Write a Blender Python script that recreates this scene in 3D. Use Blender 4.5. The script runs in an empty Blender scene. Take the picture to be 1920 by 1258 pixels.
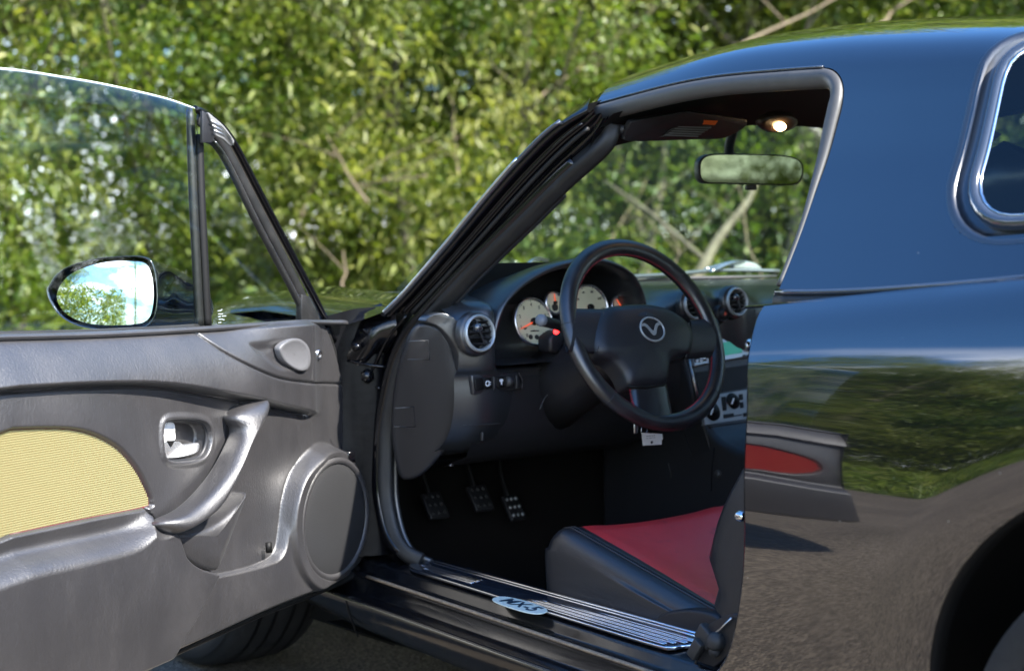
import bpy, bmesh, math, random
import numpy as np
from mathutils import Vector, Matrix, Quaternion
rnd = random.Random(7); npr = np.random.default_rng(5)
scene = bpy.context.scene; COL = scene.collection
# ------------------------------------------------------------------ camera
CW, CH, CF = 1920.0, 1258.0, 3174.4
CAM = np.array([-2.4927, -2.1021, .9147])
YAW, PIT, ROL = [math.radians(a) for a in (38.496, 3.412, -.363)]
_f = np.array([math.sin(YAW)*math.cos(PIT), math.cos(YAW)*math.cos(PIT), -math.sin(PIT)])
_r0 = np.array([math.cos(YAW), -math.sin(YAW), 0.]); _u0 = np.cross(_r0, _f)
_r = _r0*math.cos(ROL)+_u0*math.sin(ROL); _u = -_r0*math.sin(ROL)+_u0*math.cos(ROL)
cd = bpy.data.cameras.new('camera'); cam = bpy.data.objects.new('camera', cd); COL.objects.link(cam)
M = Matrix(((_r[0], _u[0], -_f[0], CAM[0]), (_r[1], _u[1], -_f[1], CAM[1]), (_r[2], _u[2], -_f[2], CAM[2]), (0, 0, 0, 1)))
cam.matrix_world = M
cd.sensor_width = 36; cd.lens = CF/CW*36; cd.clip_start = .05; cd.clip_end = 900
cd.dof.use_dof = True; cd.dof.focus_distance = 2.75; cd.dof.aperture_fstop = 4.0
scene.camera = cam
# ------------------------------------------------------------------ light
SUN_DIR = Vector((.33, -.90, 1.0)).normalized()          # towards the sun
ELEV = math.asin(SUN_DIR.z); AZ = math.atan2(SUN_DIR.x, SUN_DIR.y)
world = bpy.data.worlds.new('World'); scene.world = world; world.use_nodes = True
wn = world.node_tree; wn.nodes.clear()
wo = wn.nodes.new('ShaderNodeOutputWorld'); wb = wn.nodes.new('ShaderNodeBackground')
sky = wn.nodes.new('ShaderNodeTexSky'); sky.sky_type = 'NISHITA'; sky.sun_disc = False
sky.sun_elevation = ELEV; sky.sun_rotation = AZ; sky.air_density = 1.0; sky.dust_density = .5; sky.ozone_density = 6
tc = wn.nodes.new('ShaderNodeTexCoord'); mp = wn.nodes.new('ShaderNodeMapping'); mp.inputs['Scale'].default_value = (1.6, 1.6, 5.5)
nz = wn.nodes.new('ShaderNodeTexNoise'); nz.inputs['Scale'].default_value = 1.7; nz.inputs['Detail'].default_value = 7; nz.inputs['Roughness'].default_value = .55
cr_ = wn.nodes.new('ShaderNodeValToRGB'); cr_.color_ramp.elements[0].position = .44; cr_.color_ramp.elements[1].position = .60
sx = wn.nodes.new('ShaderNodeSeparateXYZ'); er = wn.nodes.new('ShaderNodeMapRange')
er.inputs[1].default_value = .30; er.inputs[2].default_value = .46; er.inputs[3].default_value = 1; er.inputs[4].default_value = .0
ml = wn.nodes.new('ShaderNodeMath'); ml.operation = 'MULTIPLY'
mx = wn.nodes.new('ShaderNodeMix'); mx.data_type = 'RGBA'; mx.inputs[7].default_value = (16, 16.5, 17.5, 1)
L = wn.links.new
L(tc.outputs['Generated'], mp.inputs[0]); L(mp.outputs[0], nz.inputs['Vector']); L(nz.outputs[0], cr_.inputs[0])
L(tc.outputs['Generated'], sx.inputs[0]); L(sx.outputs[2], er.inputs[0]); L(cr_.outputs[0], ml.inputs[0]); L(er.outputs[0], ml.inputs[1])
L(ml.outputs[0], mx.inputs[0]); hs_ = wn.nodes.new('ShaderNodeHueSaturation'); hs_.inputs['Saturation'].default_value = 1.14; hs_.inputs['Value'].default_value = 1.0; L(sky.outputs[0], hs_.inputs['Color']); L(hs_.outputs[0], mx.inputs[6]); L(mx.outputs[2], wb.inputs[0]); L(wb.outputs[0], wo.inputs[0])
wb.inputs[1].default_value = .15
sd = bpy.data.lights.new('sun', 'SUN'); sd.energy = 5.0; sd.angle = math.radians(.53); sd.color = (1, .95, .87)
so = bpy.data.objects.new('sun', sd); COL.objects.link(so); so.rotation_euler = SUN_DIR.to_track_quat('Z', 'Y').to_euler()
vs = scene.view_settings; vs.view_transform = 'Standard'; vs.look = 'None'; vs.gamma = 1; vs.exposure = 1.75; vs.use_curve_mapping = False
scene.cycles.max_bounces = 10; scene.cycles.transparent_max_bounces = 12; scene.cycles.sample_clamp_indirect = 8
# ------------------------------------------------------------------ measuring helpers (points of the real car, found from its sight lines)
def ray(a, b): return _f+(a-CW/2)/CF*_r-(b-CH/2)/CF*_u
def ax(a, b, i, v):
    d = ray(a, b); return CAM+d*(v-CAM[i])/d[i]
def bX(a, b, v): return ax(a, b, 0, v)
def bY(a, b, v): return ax(a, b, 1, v)
def bZ(a, b, v): return ax(a, b, 2, v)
def bP(a, b, p, n):
    d = ray(a, b); n = np.array(n, float); return CAM+d*(np.dot(np.array(p)-CAM, n)/np.dot(d, n))
AL = math.radians(66); DS = np.array([-math.sin(AL), -math.cos(AL), 0.]); DN = np.array([math.cos(AL), -math.sin(AL), 0.]); HP = np.array([-.72, .60, 0.])
UP = np.array([0, 0, 1.])
def dP(s, z, o=0): return HP+DS*s+DN*o+UP*z           # a point of the opened door: along, up, towards the cabin side
def dUV(a, b, o=0):
    P = bP(a, b, HP+DN*o, DN); return np.array([(P-HP)@DS, P[2]])
def bD(a, b, o=0): return bP(a, b, HP+DN*o, DN)
def cr(pts, n=8, closed=False):
    P = [np.array(p, float) for p in pts]; m = len(P); out = []
    for i in range(m if closed else m-1):
        if closed: p0, p1, p2, p3 = P[(i-1) % m], P[i], P[(i+1) % m], P[(i+2) % m]
        else: p1, p2 = P[i], P[i+1]; p0 = P[i-1] if i else 2*p1-p2; p3 = P[i+2] if i+2 < m else 2*p2-p1
        for k in range(n):
            t = k/n; out.append(.5*((2*p1)+(-p0+p2)*t+(2*p0-5*p1+4*p2-p3)*t*t+(-p0+3*p1-3*p2+p3)*t**3))
    if not closed: out.append(P[-1])
    return np.array(out)
def resample(P, n):
    P = np.array(P, float); d = np.r_[0, np.cumsum(np.linalg.norm(np.diff(P, axis=0), axis=1))]
    t = np.linspace(0, d[-1], n); return np.stack([np.interp(t, d, P[:, k]) for k in range(P.shape[1])], 1)
def nrm(v): v = np.array(v, float); return v/np.linalg.norm(v)
def ss(x): x = np.clip(x, 0, 1); return x*x*(3-2*x)
# ------------------------------------------------------------------ object helpers
def link(o, parent=None):
    COL.objects.link(o)
    if parent is not None: o.parent = parent
    return o
def mesh(name, V, F, m, parent=None, smooth=True, bev=0, sub=0, sol=0, seg=2, ang=35, off=-1):
    me = bpy.data.meshes.new(name); me.from_pydata([tuple(map(float, v)) for v in V], [], [tuple(int(i) for i in f) for f in F]); me.validate(); me.update()
    if m is not None: me.materials.append(m)
    for p in me.polygons: p.use_smooth = smooth
    o = link(bpy.data.objects.new(name, me), parent)
    if sol: s = o.modifiers.new('s', 'SOLIDIFY'); s.thickness = sol; s.offset = off
    if bev: b = o.modifiers.new('b', 'BEVEL'); b.width = bev; b.segments = seg; b.limit_method = 'ANGLE'; b.angle_limit = math.radians(ang); b.harden_normals = False
    if sub: s = o.modifiers.new('u', 'SUBSURF'); s.levels = s.render_levels = sub
    return o
class MB:
    def __init__(s): s.V = []; s.F = []
    def add(s, V, F):
        n = len(s.V); s.V += [np.array(v, float) for v in V]; s.F += [tuple(i+n for i in f) for f in F]; return s
    def grid(s, rows, cu=False, cv=False, flip=False):
        R = len(rows); N = len(rows[0]); V = [p for r in rows for p in r]; F = []
        for i in range(R if cu else R-1):
            for j in range(N if cv else N-1):
                a, b, c, d = i*N+j, i*N+(j+1) % N, ((i+1) % R)*N+(j+1) % N, ((i+1) % R)*N+j
                F.append((a, d, c, b) if flip else (a, b, c, d))
        return s.add(V, F)
    def box(s, c, sz, ax3=None):
        X, Y, Z = ax3 if ax3 is not None else np.eye(3)
        V = [np.array(c)+np.array(X)*sz[0]/2*i+np.array(Y)*sz[1]/2*j+np.array(Z)*sz[2]/2*k for i in (-1, 1) for j in (-1, 1) for k in (-1, 1)]
        return s.add(V, [(0, 1, 3, 2), (4, 6, 7, 5), (0, 4, 5, 1), (2, 3, 7, 6), (0, 2, 6, 4), (1, 5, 7, 3)])
    def plate(s, pts, vec):
        n = len(pts); v = np.array(vec, float)
        return s.add([np.array(p) for p in pts]+[np.array(p)+v for p in pts], [tuple(range(n-1, -1, -1)), tuple(range(n, 2*n))]+[(i, (i+1) % n, n+(i+1) % n, n+i) for i in range(n)])
    def lathe(s, c, axis, prof, n=32, ref=(0, 0, 1), rx=1., ry=1.):
        a = nrm(axis); x = np.array(ref, float); x = nrm(x-a*np.dot(x, a)); y = np.cross(a, x); rows = []
        for (r, h) in prof: rows.append([np.array(c)+a*h+(x*math.cos(t)*ry+y*math.sin(t)*rx)*r for t in np.linspace(0, 2*math.pi, n, endpoint=False)])
        return s.grid(rows, cv=True)
    def tube(s, path, r, n=10, closed=False, up=(0, 0, 1), prof=None, caps=True):
        P = np.array(path, float); m = len(P); T = np.zeros_like(P)
        T[1:-1] = P[2:]-P[:-2]; T[0] = P[1]-P[0]; T[-1] = P[-1]-P[-2]
        if closed: T[0] = P[1]-P[-1]; T[-1] = P[0]-P[-2]
        rows = []
        if prof is None: prof = [(math.cos(a), math.sin(a)) for a in np.linspace(0, 2*math.pi, n, endpoint=False)]
        for i in range(m):
            t = nrm(T[i]); u_ = np.array(up if not callable(up) else up(i/(m-1)), float); sdv = nrm(np.cross(t, u_)); w = np.cross(sdv, t)
            ri = r(i/(m-1)) if callable(r) else r
            ra, rb = ri if isinstance(ri, tuple) else (ri, ri)
            rows.append([P[i]+sdv*x*ra+w*y*rb for x, y in prof])
        n0 = len(s.V); k = len(prof); s.grid(rows, cu=closed, cv=True)
        if caps and not closed: s.F += [tuple(n0+j for j in range(k-1, -1, -1)), tuple(n0+(m-1)*k+j for j in range(k))]
        return s
    def obj(s, name, m, parent=None, **k): return mesh(name, s.V, s.F, m, parent, **k)
def tag(o, label, cat, group=None, kind=None):
    if label: o['label'] = label
    if cat: o['category'] = cat
    if group: o['group'] = group
    if kind: o['kind'] = kind
    return o
def empty(name, loc, rz=0):
    o = bpy.data.objects.new(name, None); COL.objects.link(o); o.location = loc; o.rotation_euler = (0, 0, rz); o.empty_display_size = .1; return o
def tubeo(name, path, r, m, parent, **k):
    kk = {a: k.pop(a) for a in ('n', 'closed', 'up', 'prof') if a in k}; return MB().tube(path, r, **kk).obj(name, m, parent, **k)
def text_mesh(name, s, size, origin, xd, yd, m, parent, depth=.0006, shear=0, sx=1.0, center=True):
    c = bpy.data.curves.new('t', 'FONT'); c.body = s; c.size = size; c.extrude = depth; c.shear = shear; c.offset = size*.018
    if center: c.align_x = 'CENTER'; c.align_y = 'CENTER'
    t = bpy.data.objects.new('t', c); COL.objects.link(t); dg = bpy.context.evaluated_depsgraph_get()
    me = bpy.data.meshes.new_from_object(t.evaluated_get(dg)); bpy.data.objects.remove(t)
    xd = nrm(xd); yd = nrm(yd); zd = np.cross(xd, yd)
    for v in me.vertices: v.co = Vector(np.array(origin)+xd*v.co.x*sx+yd*v.co.y+zd*v.co.z)
    me.materials.clear(); me.materials.append(m); me.name = name
    return link(bpy.data.objects.new(name, me), parent)
# ------------------------------------------------------------------ materials
def mat(name, col=(.5, .5, .5), rough=.5, metal=0, spec=.5, coat=0, crough=.03, ior=None, trans=0, bump=None, var=None, emit=None, sheen=0, aniso=None):
    m = bpy.data.materials.new(name); m.use_nodes = True; nt = m.node_tree; b = nt.nodes['Principled BSDF']; I = b.inputs
    I['Base Color'].default_value = (*col, 1); I['Roughness'].default_value = rough; I['Metallic'].default_value = metal
    I['Specular IOR Level'].default_value = spec; I['Coat Weight'].default_value = coat; I['Coat Roughness'].default_value = crough
    I['Transmission Weight'].default_value = trans
    if ior: I['IOR'].default_value = ior
    if sheen: I['Sheen Weight'].default_value = sheen
    if emit: I['Emission Color'].default_value = (*emit[:3], 1); I['Emission Strength'].default_value = emit[3]
    tcn = nt.nodes.new('ShaderNodeTexCoord')
    if bump:
        prev = None
        for (kind, sc, st, *rest) in bump:
            mpn = nt.nodes.new('ShaderNodeMapping'); s3 = rest[0] if rest else (1, 1, 1); mpn.inputs['Scale'].default_value = s3
            nt.links.new(tcn.outputs['Object'], mpn.inputs[0])
            t = nt.nodes.new('ShaderNodeTexVoronoi' if kind == 'v' else 'ShaderNodeTexNoise'); t.inputs['Scale'].default_value = sc
            if kind == 'n': t.inputs['Detail'].default_value = 4
            nt.links.new(mpn.outputs[0], t.inputs['Vector'])
            bn = nt.nodes.new('ShaderNodeBump'); bn.inputs['Strength'].default_value = st; bn.inputs['Distance'].default_value = .001 if len(rest) < 2 else rest[1]
            nt.links.new(t.outputs[0], bn.inputs['Height'])
            if prev: nt.links.new(prev.outputs[0], bn.inputs['Normal'])
            prev = bn
        nt.links.new(prev.outputs[0], I['Normal'])
    if var:                                             # (scale, colour b, low, high, roughness spread)
        t = nt.nodes.new('ShaderNodeTexNoise'); t.inputs['Scale'].default_value = var[0]; t.inputs['Detail'].default_value = 8; t.inputs['Roughness'].default_value = .65
        mpn = nt.nodes.new('ShaderNodeMapping'); mpn.inputs['Scale'].default_value = var[5] if len(var) > 5 else (1, 1, 1)
        nt.links.new(tcn.outputs['Object'], mpn.inputs[0]); nt.links.new(mpn.outputs[0], t.inputs['Vector'])
        r = nt.nodes.new('ShaderNodeMapRange'); r.inputs[1].default_value = var[2]; r.inputs[2].default_value = var[3]
        nt.links.new(t.outputs[0], r.inputs[0])
        x = nt.nodes.new('ShaderNodeMix'); x.data_type = 'RGBA'; x.inputs[6].default_value = (*col, 1); x.inputs[7].default_value = (*var[1], 1)
        nt.links.new(r.outputs[0], x.inputs[0]); nt.links.new(x.outputs[2], I['Base Color'])
        if var[4]:
            r2 = nt.nodes.new('ShaderNodeMapRange'); r2.inputs[1].default_value = .3; r2.inputs[2].default_value = .7; r2.inputs[3].default_value = rough-var[4]; r2.inputs[4].default_value = rough+var[4]
            nt.links.new(t.outputs[0], r2.inputs[0]); nt.links.new(r2.outputs[0], I['Roughness'])
    return m
def glass_mat(name, tint=(.82, .92, .85), refl=.045, rough=0.0):
    m = bpy.data.materials.new(name); m.use_nodes = True; nt = m.node_tree; nt.nodes.clear()
    o = nt.nodes.new('ShaderNodeOutputMaterial'); t = nt.nodes.new('ShaderNodeBsdfTransparent'); t.inputs[0].default_value = (*tint, 1)
    g = nt.nodes.new('ShaderNodeBsdfGlossy'); g.inputs['Roughness'].default_value = rough; g.inputs['Color'].default_value = (1, 1, 1, 1)
    f = nt.nodes.new('ShaderNodeLayerWeight'); f.inputs['Blend'].default_value = .5; x = nt.nodes.new('ShaderNodeMixShader')
    pw = nt.nodes.new('ShaderNodeMath'); pw.operation = 'POWER'; pw.inputs[1].default_value = 5; nt.links.new(f.outputs['Facing'], pw.inputs[0])
    mr = nt.nodes.new('ShaderNodeMapRange'); mr.inputs[3].default_value = refl; mr.inputs[4].default_value = 1; nt.links.new(pw.outputs[0], mr.inputs[0])
    nt.links.new(mr.outputs[0], x.inputs[0]); nt.links.new(t.outputs[0], x.inputs[1]); nt.links.new(g.outputs[0], x.inputs[2]); nt.links.new(x.outputs[0], o.inputs[0])
    return m
PAINT = mat('black_paint', (.002, .003, .007), .06, spec=.5, coat=1.0, crough=.012, bump=[('n', 9, .05, (1, 1, 1), .004)])
PAINT.node_tree.nodes['Principled BSDF'].inputs['IOR'].default_value = 1.7
PAINT.node_tree.nodes['Principled BSDF'].inputs['Coat IOR'].default_value = 1.80
PILL = mat('pillar_underseal_paint', (.003, .003, .004), .38, spec=.18, bump=[('n', 60, .3, (1, 1, 1), .002)])
def specks(m, sc=55, col=.16):
    nt = m.node_tree; b = nt.nodes['Principled BSDF']; t = nt.nodes.new('ShaderNodeTexCoord'); v = nt.nodes.new('ShaderNodeTexVoronoi'); v.inputs['Scale'].default_value = sc
    nt.links.new(t.outputs['Object'], v.inputs['Vector']); s = nt.nodes.new('ShaderNodeSeparateColor'); nt.links.new(v.outputs['Color'], s.inputs[0])
    r = nt.nodes.new('ShaderNodeMapRange'); r.inputs[1].default_value = .80; r.inputs[2].default_value = 1.0; r.inputs[3].default_value = 0; r.inputs[4].default_value = .075; nt.links.new(s.outputs[0], r.inputs[0])
    l = nt.nodes.new('ShaderNodeMath'); l.operation = 'LESS_THAN'; nt.links.new(v.outputs['Distance'], l.inputs[0]); nt.links.new(r.outputs[0], l.inputs[1])
    x = nt.nodes.new('ShaderNodeMix'); x.data_type = 'RGBA'; x.inputs[6].default_value = b.inputs['Base Color'].default_value; x.inputs[7].default_value = (col, col, col*.9, 1)
    nt.links.new(l.outputs[0], x.inputs[0]); nt.links.new(x.outputs[2], b.inputs['Base Color'])
    n = nt.nodes.new('ShaderNodeTexNoise'); n.inputs['Scale'].default_value = 3.5; n.inputs['Detail'].default_value = 9; nt.links.new(t.outputs['Object'], n.inputs['Vector'])
    q = nt.nodes.new('ShaderNodeMapRange'); q.inputs[1].default_value = .4; q.inputs[2].default_value = .75; q.inputs[3].default_value = .008; q.inputs[4].default_value = .05; nt.links.new(n.outputs[0], q.inputs[0]); nt.links.new(q.outputs[0], b.inputs['Coat Roughness'])
specks(PAINT)
JAMB = mat('black_jamb_paint', (.003, .003, .004), .14, spec=.35, coat=.25, bump=[('n', 60, .25, (1, 1, 1), .002)])
VINYL = mat('grey_vinyl', (.0165, .0155, .0168), .46, spec=1.0, coat=.75, crough=.36, sheen=.03, bump=[('n', 300, .55, (1, 1, .4), .0012), ('v', 700, .25)], var=(9, (.026, .024, .025), .45, .8, .06, (1, 1, .5)))
PLAS = mat('black_plastic', (.016, .0165, .019), .42, spec=.5, bump=[('v', 1100, .2)])
DASHM = mat('dash_plastic', (.019, .021, .024), .30, spec=1.0, bump=[('v', 1300, .10)])
LEATH = mat('black_leather', (.016, .017, .020), .34, spec=.9, bump=[('v', 520, .22)], var=(14, (.018, .018, .02), .5, .8, .05))
RED = mat('red_leather', (.70, .030, .034), .36, spec=.9, bump=[('v', 480, .25), ('n', 40, .25, (1, .2, 1), .002)], var=(16, (.36, .03, .03), .55, .8, .05))
RUB = mat('rubber_seal', (.012, .012, .012), .5, spec=.45, bump=[('n', 220, .1)], var=(30, (.02, .019, .018), .5, .75, .08))
GRUB = mat('grey_rubber', (.035, .035, .035), .5, spec=.5, var=(20, (.05, .05, .05), .5, .8, .08))
CHR = mat('chrome', (.75, .76, .78), .09, metal=1)
SAT = mat('satin_silver', (.55, .56, .58), .28, metal=1)
STEEL = mat('polished_steel', (.50, .54, .60), .13, metal=1, bump=[('n', 700, .12, (1, .03, 1))], var=(60, (.20, .22, .26), .55, .8, .05))
DARKST = mat('dark_steel', (.03, .035, .045), .14, metal=0, spec=1, coat=1)
CARP = mat('black_carpet', (.018, .017, .016), .95, spec=.1, bump=[('n', 700, 1, (1, 1, 1), .004)])
BLACK = mat('matt_black', (.004, .004, .004), .6, spec=.3)
SILV = mat('silver_paint_plastic', (.42, .45, .46), .38, metal=.5)
CREAM = mat('cream_dial', (.62, .60, .42), .5)
WHITE = mat('white_card', (.85, .86, .84), .5)
TYRE = mat('tyre_rubber', (.018, .018, .019), .62, spec=.4, bump=[('n', 160, .4)], var=(22, (.035, .034, .033), .45, .75, .08))
GOLD = mat('golden_weave', (.25, .255, .105), .42, metal=.2, spec=.8, coat=.3)
RWEAVE = mat('red_weave', (.40, .006, .022), .35, metal=.2, spec=.6)
GLS = glass_mat('side_glass', (.92, .955, .93), .02); WGL = glass_mat('windscreen_glass', (.72, .82, .71), .03); QGL = glass_mat('quarter_glass', (.92, .95, .93), .02)
RGL = glass_mat('rear_glass', (.42, .50, .50))
MIRR = mat('mirror_glass', (.93, .95, .95), .003, metal=1)
RVM = mat('rear_mirror_glass', (.24, .26, .17), .004, metal=1)
# ================================================================== THE PLACE
def ground_mat(name, cols, sc, bumpsc, bd, rough=.9):
    m = bpy.data.materials.new(name); m.use_nodes = True; nt = m.node_tree; b = nt.nodes['Principled BSDF']; b.inputs['Roughness'].default_value = rough
    t = nt.nodes.new('ShaderNodeTexCoord'); v = nt.nodes.new('ShaderNodeTexVoronoi'); v.inputs['Scale'].default_value = sc
    n = nt.nodes.new('ShaderNodeTexNoise'); n.inputs['Scale'].default_value = 1.3; n.inputs['Detail'].default_value = 8
    r = nt.nodes.new('ShaderNodeValToRGB'); r.color_ramp.elements[0].color = (*cols[0], 1); r.color_ramp.elements[1].color = (*cols[2], 1)
    e = r.color_ramp.elements.new(.5); e.color = (*cols[1], 1)
    s = nt.nodes.new('ShaderNodeSeparateColor'); x = nt.nodes.new('ShaderNodeMix'); x.data_type = 'RGBA'; x.blend_type = 'MULTIPLY'; x.inputs[0].default_value = .55
    r2 = nt.nodes.new('ShaderNodeMapRange'); r2.inputs[1].default_value = .35; r2.inputs[2].default_value = .65; r2.inputs[3].default_value = .55; r2.inputs[4].default_value = 1.25
    nt.links.new(t.outputs['Object'], v.inputs['Vector']); nt.links.new(t.outputs['Object'], n.inputs['Vector'])
    nt.links.new(v.outputs['Color'], s.inputs[0]); nt.links.new(s.outputs[0], r.inputs[0]); nt.links.new(r.outputs[0], x.inputs[6])
    nt.links.new(n.outputs[0], r2.inputs[0]); nt.links.new(r2.outputs[0], x.inputs[7]); nt.links.new(x.outputs[2], b.inputs['Base Color'])
    bn = nt.nodes.new('ShaderNodeBump'); bn.inputs['Distance'].default_value = bd; bn.inputs['Strength'].default_value = .9
    v2 = nt.nodes.new('ShaderNodeTexVoronoi'); v2.inputs['Scale'].default_value = bumpsc; nt.links.new(t.outputs['Object'], v2.inputs['Vector'])
    nt.links.new(v2.outputs['Distance'], bn.inputs['Height']); bn.invert = True; nt.links.new(bn.outputs[0], b.inputs['Normal'])
    return m
ASPH = ground_mat('worn_asphalt', ((.055, .046, .035), (.115, .094, .070), (.22, .18, .135)), 170, 150, .004)
SOIL = ground_mat('leaf_litter', ((.03, .022, .012), (.07, .055, .025), (.12, .10, .05)), 22, 30, .02)
GRASSM = ground_mat('rough_grass', ((.05, .09, .012), (.09, .15, .02), (.16, .17, .05)), 35, 40, .03)
tag(MB().grid([[(x, y, -.012) for x in (-400, 400)] for y in (-400, 400)], flip=True).obj('ground', SOIL, smooth=False), None, None, kind='structure')
rr = [[(x, y, 0) for x in (-4.9+.25*math.sin(y*.31)+.1*math.sin(y*1.7), 2.7+.12*math.sin(y*.9))] for y in np.arange(-60, 60.1, .8)]
tag(MB().grid(rr).obj('road', ASPH, smooth=False), None, None, kind='structure')
rows = []
for y in np.arange(-60, 60.1, 1.5):
    rows.append([(-4.85-d, y, -.008+(.0 if d < .1 else 1)*(.10*min(d, 3)**1.1+.03*math.sin(y*.7+d)+(.05*min(d-3, 5) if d > 3 else 0))) for d in (0, .4, .9, 1.6, 2.5, 4, 6, 9, 13, 18)])
bank = MB().grid(rows, flip=True).obj('grass_bank', GRASSM); tag(bank, None, None, kind='structure')
# ---- foliage
def leaf_mat(name, c1, c2, c3, trans=.35, rough=.34):
    m = bpy.data.materials.new(name); m.use_nodes = True; nt = m.node_tree; nt.nodes.clear()
    o = nt.nodes.new('ShaderNodeOutputMaterial'); p = nt.nodes.new('ShaderNodeBsdfPrincipled'); p.inputs['Roughness'].default_value = rough; p.inputs['Specular IOR Level'].default_value = .6
    t = nt.nodes.new('ShaderNodeBsdfTranslucent'); x = nt.nodes.new('ShaderNodeMixShader'); x.inputs[0].default_value = trans
    a = nt.nodes.new('ShaderNodeAttribute'); a.attribute_name = 'tint'; r = nt.nodes.new('ShaderNodeValToRGB')
    r.color_ramp.elements[0].color = (*c1, 1); r.color_ramp.elements[1].color = (*c3, 1); e = r.color_ramp.elements.new(.5); e.color = (*c2, 1)
    nt.links.new(a.outputs['Fac'], r.inputs[0]); nt.links.new(r.outputs[0], p.inputs['Base Color'])
    g = nt.nodes.new('ShaderNodeMix'); g.data_type = 'RGBA'; g.blend_type = 'MULTIPLY'; g.inputs[0].default_value = 1; g.inputs[7].default_value = (1.5, 1.6, .6, 1)
    nt.links.new(r.outputs[0], g.inputs[6]); nt.links.new(g.outputs[2], t.inputs[0])
    nt.links.new(p.outputs[0], x.inputs[1]); nt.links.new(t.outputs[0], x.inputs[2]); nt.links.new(x.outputs[0], o.inputs[0]); return m
LEAF = leaf_mat('leaf_green', (.066, .115, .013), (.13, .19, .02), (.24, .27, .055), .42, .42)
LEAF2 = leaf_mat('leaf_dark', (.055, .105, .02), (.10, .16, .028), (.18, .22, .06), .40, .42)
LEAFY = leaf_mat('leaf_yellow', (.06, .09, .012), (.16, .20, .03), (.30, .31, .09), .42, .42)
BLADE = leaf_mat('grass_blade', (.09, .16, .012), (.16, .22, .02), (.26, .25, .06), .3, .5)
BARK = mat('bark', (.10, .085, .06), .85, bump=[('n', 30, 1, (1, 1, .2), .01)], var=(14, (.20, .18, .13), .4, .7, 0))
TWIG = mat('dry_twig', (.17, .13, .08), .7, var=(8, (.12, .09, .05), .4, .7, 0))
def leaves(name, C, size, m, seed, aspect=.5, droop=.4):
    ct = None
    if isinstance(C, tuple): C, ct = C
    g = np.random.default_rng(seed); N = len(C)
    d = g.normal(size=(N, 3)); d[:, 2] = d[:, 2]*.5-droop; d /= np.linalg.norm(d, axis=1)[:, None]
    up = g.normal(size=(N, 3))*.6+np.array([0, 0, 1.]); s = np.cross(d, up); s /= np.linalg.norm(s, axis=1)[:, None]; nn = np.cross(s, d)
    L_ = size*np.clip(np.exp(g.normal(-.05, .38, N)), .35, 2.1)[:, None]; W_ = L_*aspect*.5; fold = L_*.10
    V = np.stack([C, C+d*L_*.45+s*W_+nn*fold, C+d*L_-nn*fold, C+d*L_*.45-s*W_+nn*fold], 1).reshape(-1, 3)
    me = bpy.data.meshes.new(name); me.vertices.add(len(V)); me.vertices.foreach_set('co', V.ravel())
    idx = np.arange(N)[:, None]*4; T = np.concatenate([idx+[0, 1, 2], idx+[0, 2, 3]], 1).reshape(-1)
    me.loops.add(len(T)); me.loops.foreach_set('vertex_index', T.astype(np.int32)); me.polygons.add(2*N)
    me.polygons.foreach_set('loop_start', np.arange(0, 6*N, 3, dtype=np.int32)); me.polygons.foreach_set('loop_total', np.full(2*N, 3, dtype=np.int32))
    tint = np.clip(g.normal(.5, .18, N)+(0 if ct is None else ct), 0, 1); at = me.attributes.new('tint', 'FLOAT', 'POINT'); at.data.foreach_set('value', np.repeat(tint, 4).astype(np.float32))
    me.materials.append(m); me.update(); return me
def crown_pts(seed, n_cl, per, R, Z0, Z1, cl, bottom=False, hang=.25):
    g = np.random.default_rng(seed); out = []; tn = []
    for _ in range(n_cl):
        t = g.random(); z = Z0+(Z1-Z0)*t; env = R*(1-.35*abs(2*t-1)**2.5)*(1 if not bottom else 1.0)
        a = g.random()*2*math.pi; r = env*(.35+.65*g.random()**.5); c = np.array([r*math.cos(a), r*math.sin(a), z]); k = int(per*(.5+g.random()))
        q = g.normal(size=(k, 3)); q *= np.array([cl, cl, cl*.45])*(.6+.8*g.random()); q[:, 2] -= hang*np.linalg.norm(q[:, :2], axis=1)
        out.append(c+q); tn.append(np.full(k, g.normal(-.02, .30)))
    return np.concatenate(out), np.concatenate(tn)
def trunk_mb(seed, h, r, lean, branches=6):
    g = random.Random(seed); mb = MB(); P = [np.array([0, 0, -.1])]
    for k in range(1, 7): P.append(np.array([lean[0]*k/6*h+g.uniform(-.07, .07)*h*.3, lean[1]*k/6*h+g.uniform(-.07, .07)*h*.3, h*k/6]))
    pp = cr(P, 4); mb.tube(pp, lambda t: r*(1-.75*t), n=9, up=(0, 1, .01))
    for _ in range(branches):
        i = g.randrange(int(len(pp)*.2), len(pp)-3); a = g.uniform(0, 6.28); ln = h*g.uniform(.2, .4); q = pp[i]
        d = np.array([math.cos(a), math.sin(a), g.uniform(.2, .9)])
        mb.tube(cr([q, q+d*ln*.5+np.array([0, 0, .05*ln]), q+d*ln+np.array([0, 0, g.uniform(-.1, .3)*ln])], 4), lambda t: r*.35*(1-.8*t), n=6, up=(.01, .02, 1))
    return mb
CR = [leaves('crown', crown_pts(11, 112, 370, 1.3, .15, 5.2, .24, True), .038, LEAF, 40),
      leaves('crown', crown_pts(12, 120, 340, 1.3, .15, 5.3, .26, True, .7), .060, LEAFY, 41, .26, .9),
      leaves('crown', crown_pts(13, 105, 420, 1.25, .15, 5.0, .25, True), .027, LEAF, 42, .6),
      leaves('crown', crown_pts(14, 110, 320, 1.35, .15, 5.4, .28, True, .4), .048, LEAF2, 43, .42, .6)]
CR2 = [leaves('crown', crown_pts(71+i, 130, 150, 2.3, 1.6, 7.5, .42), .12, [LEAF2, LEAF][i], 80+i, .55) for i in range(2)]
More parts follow.
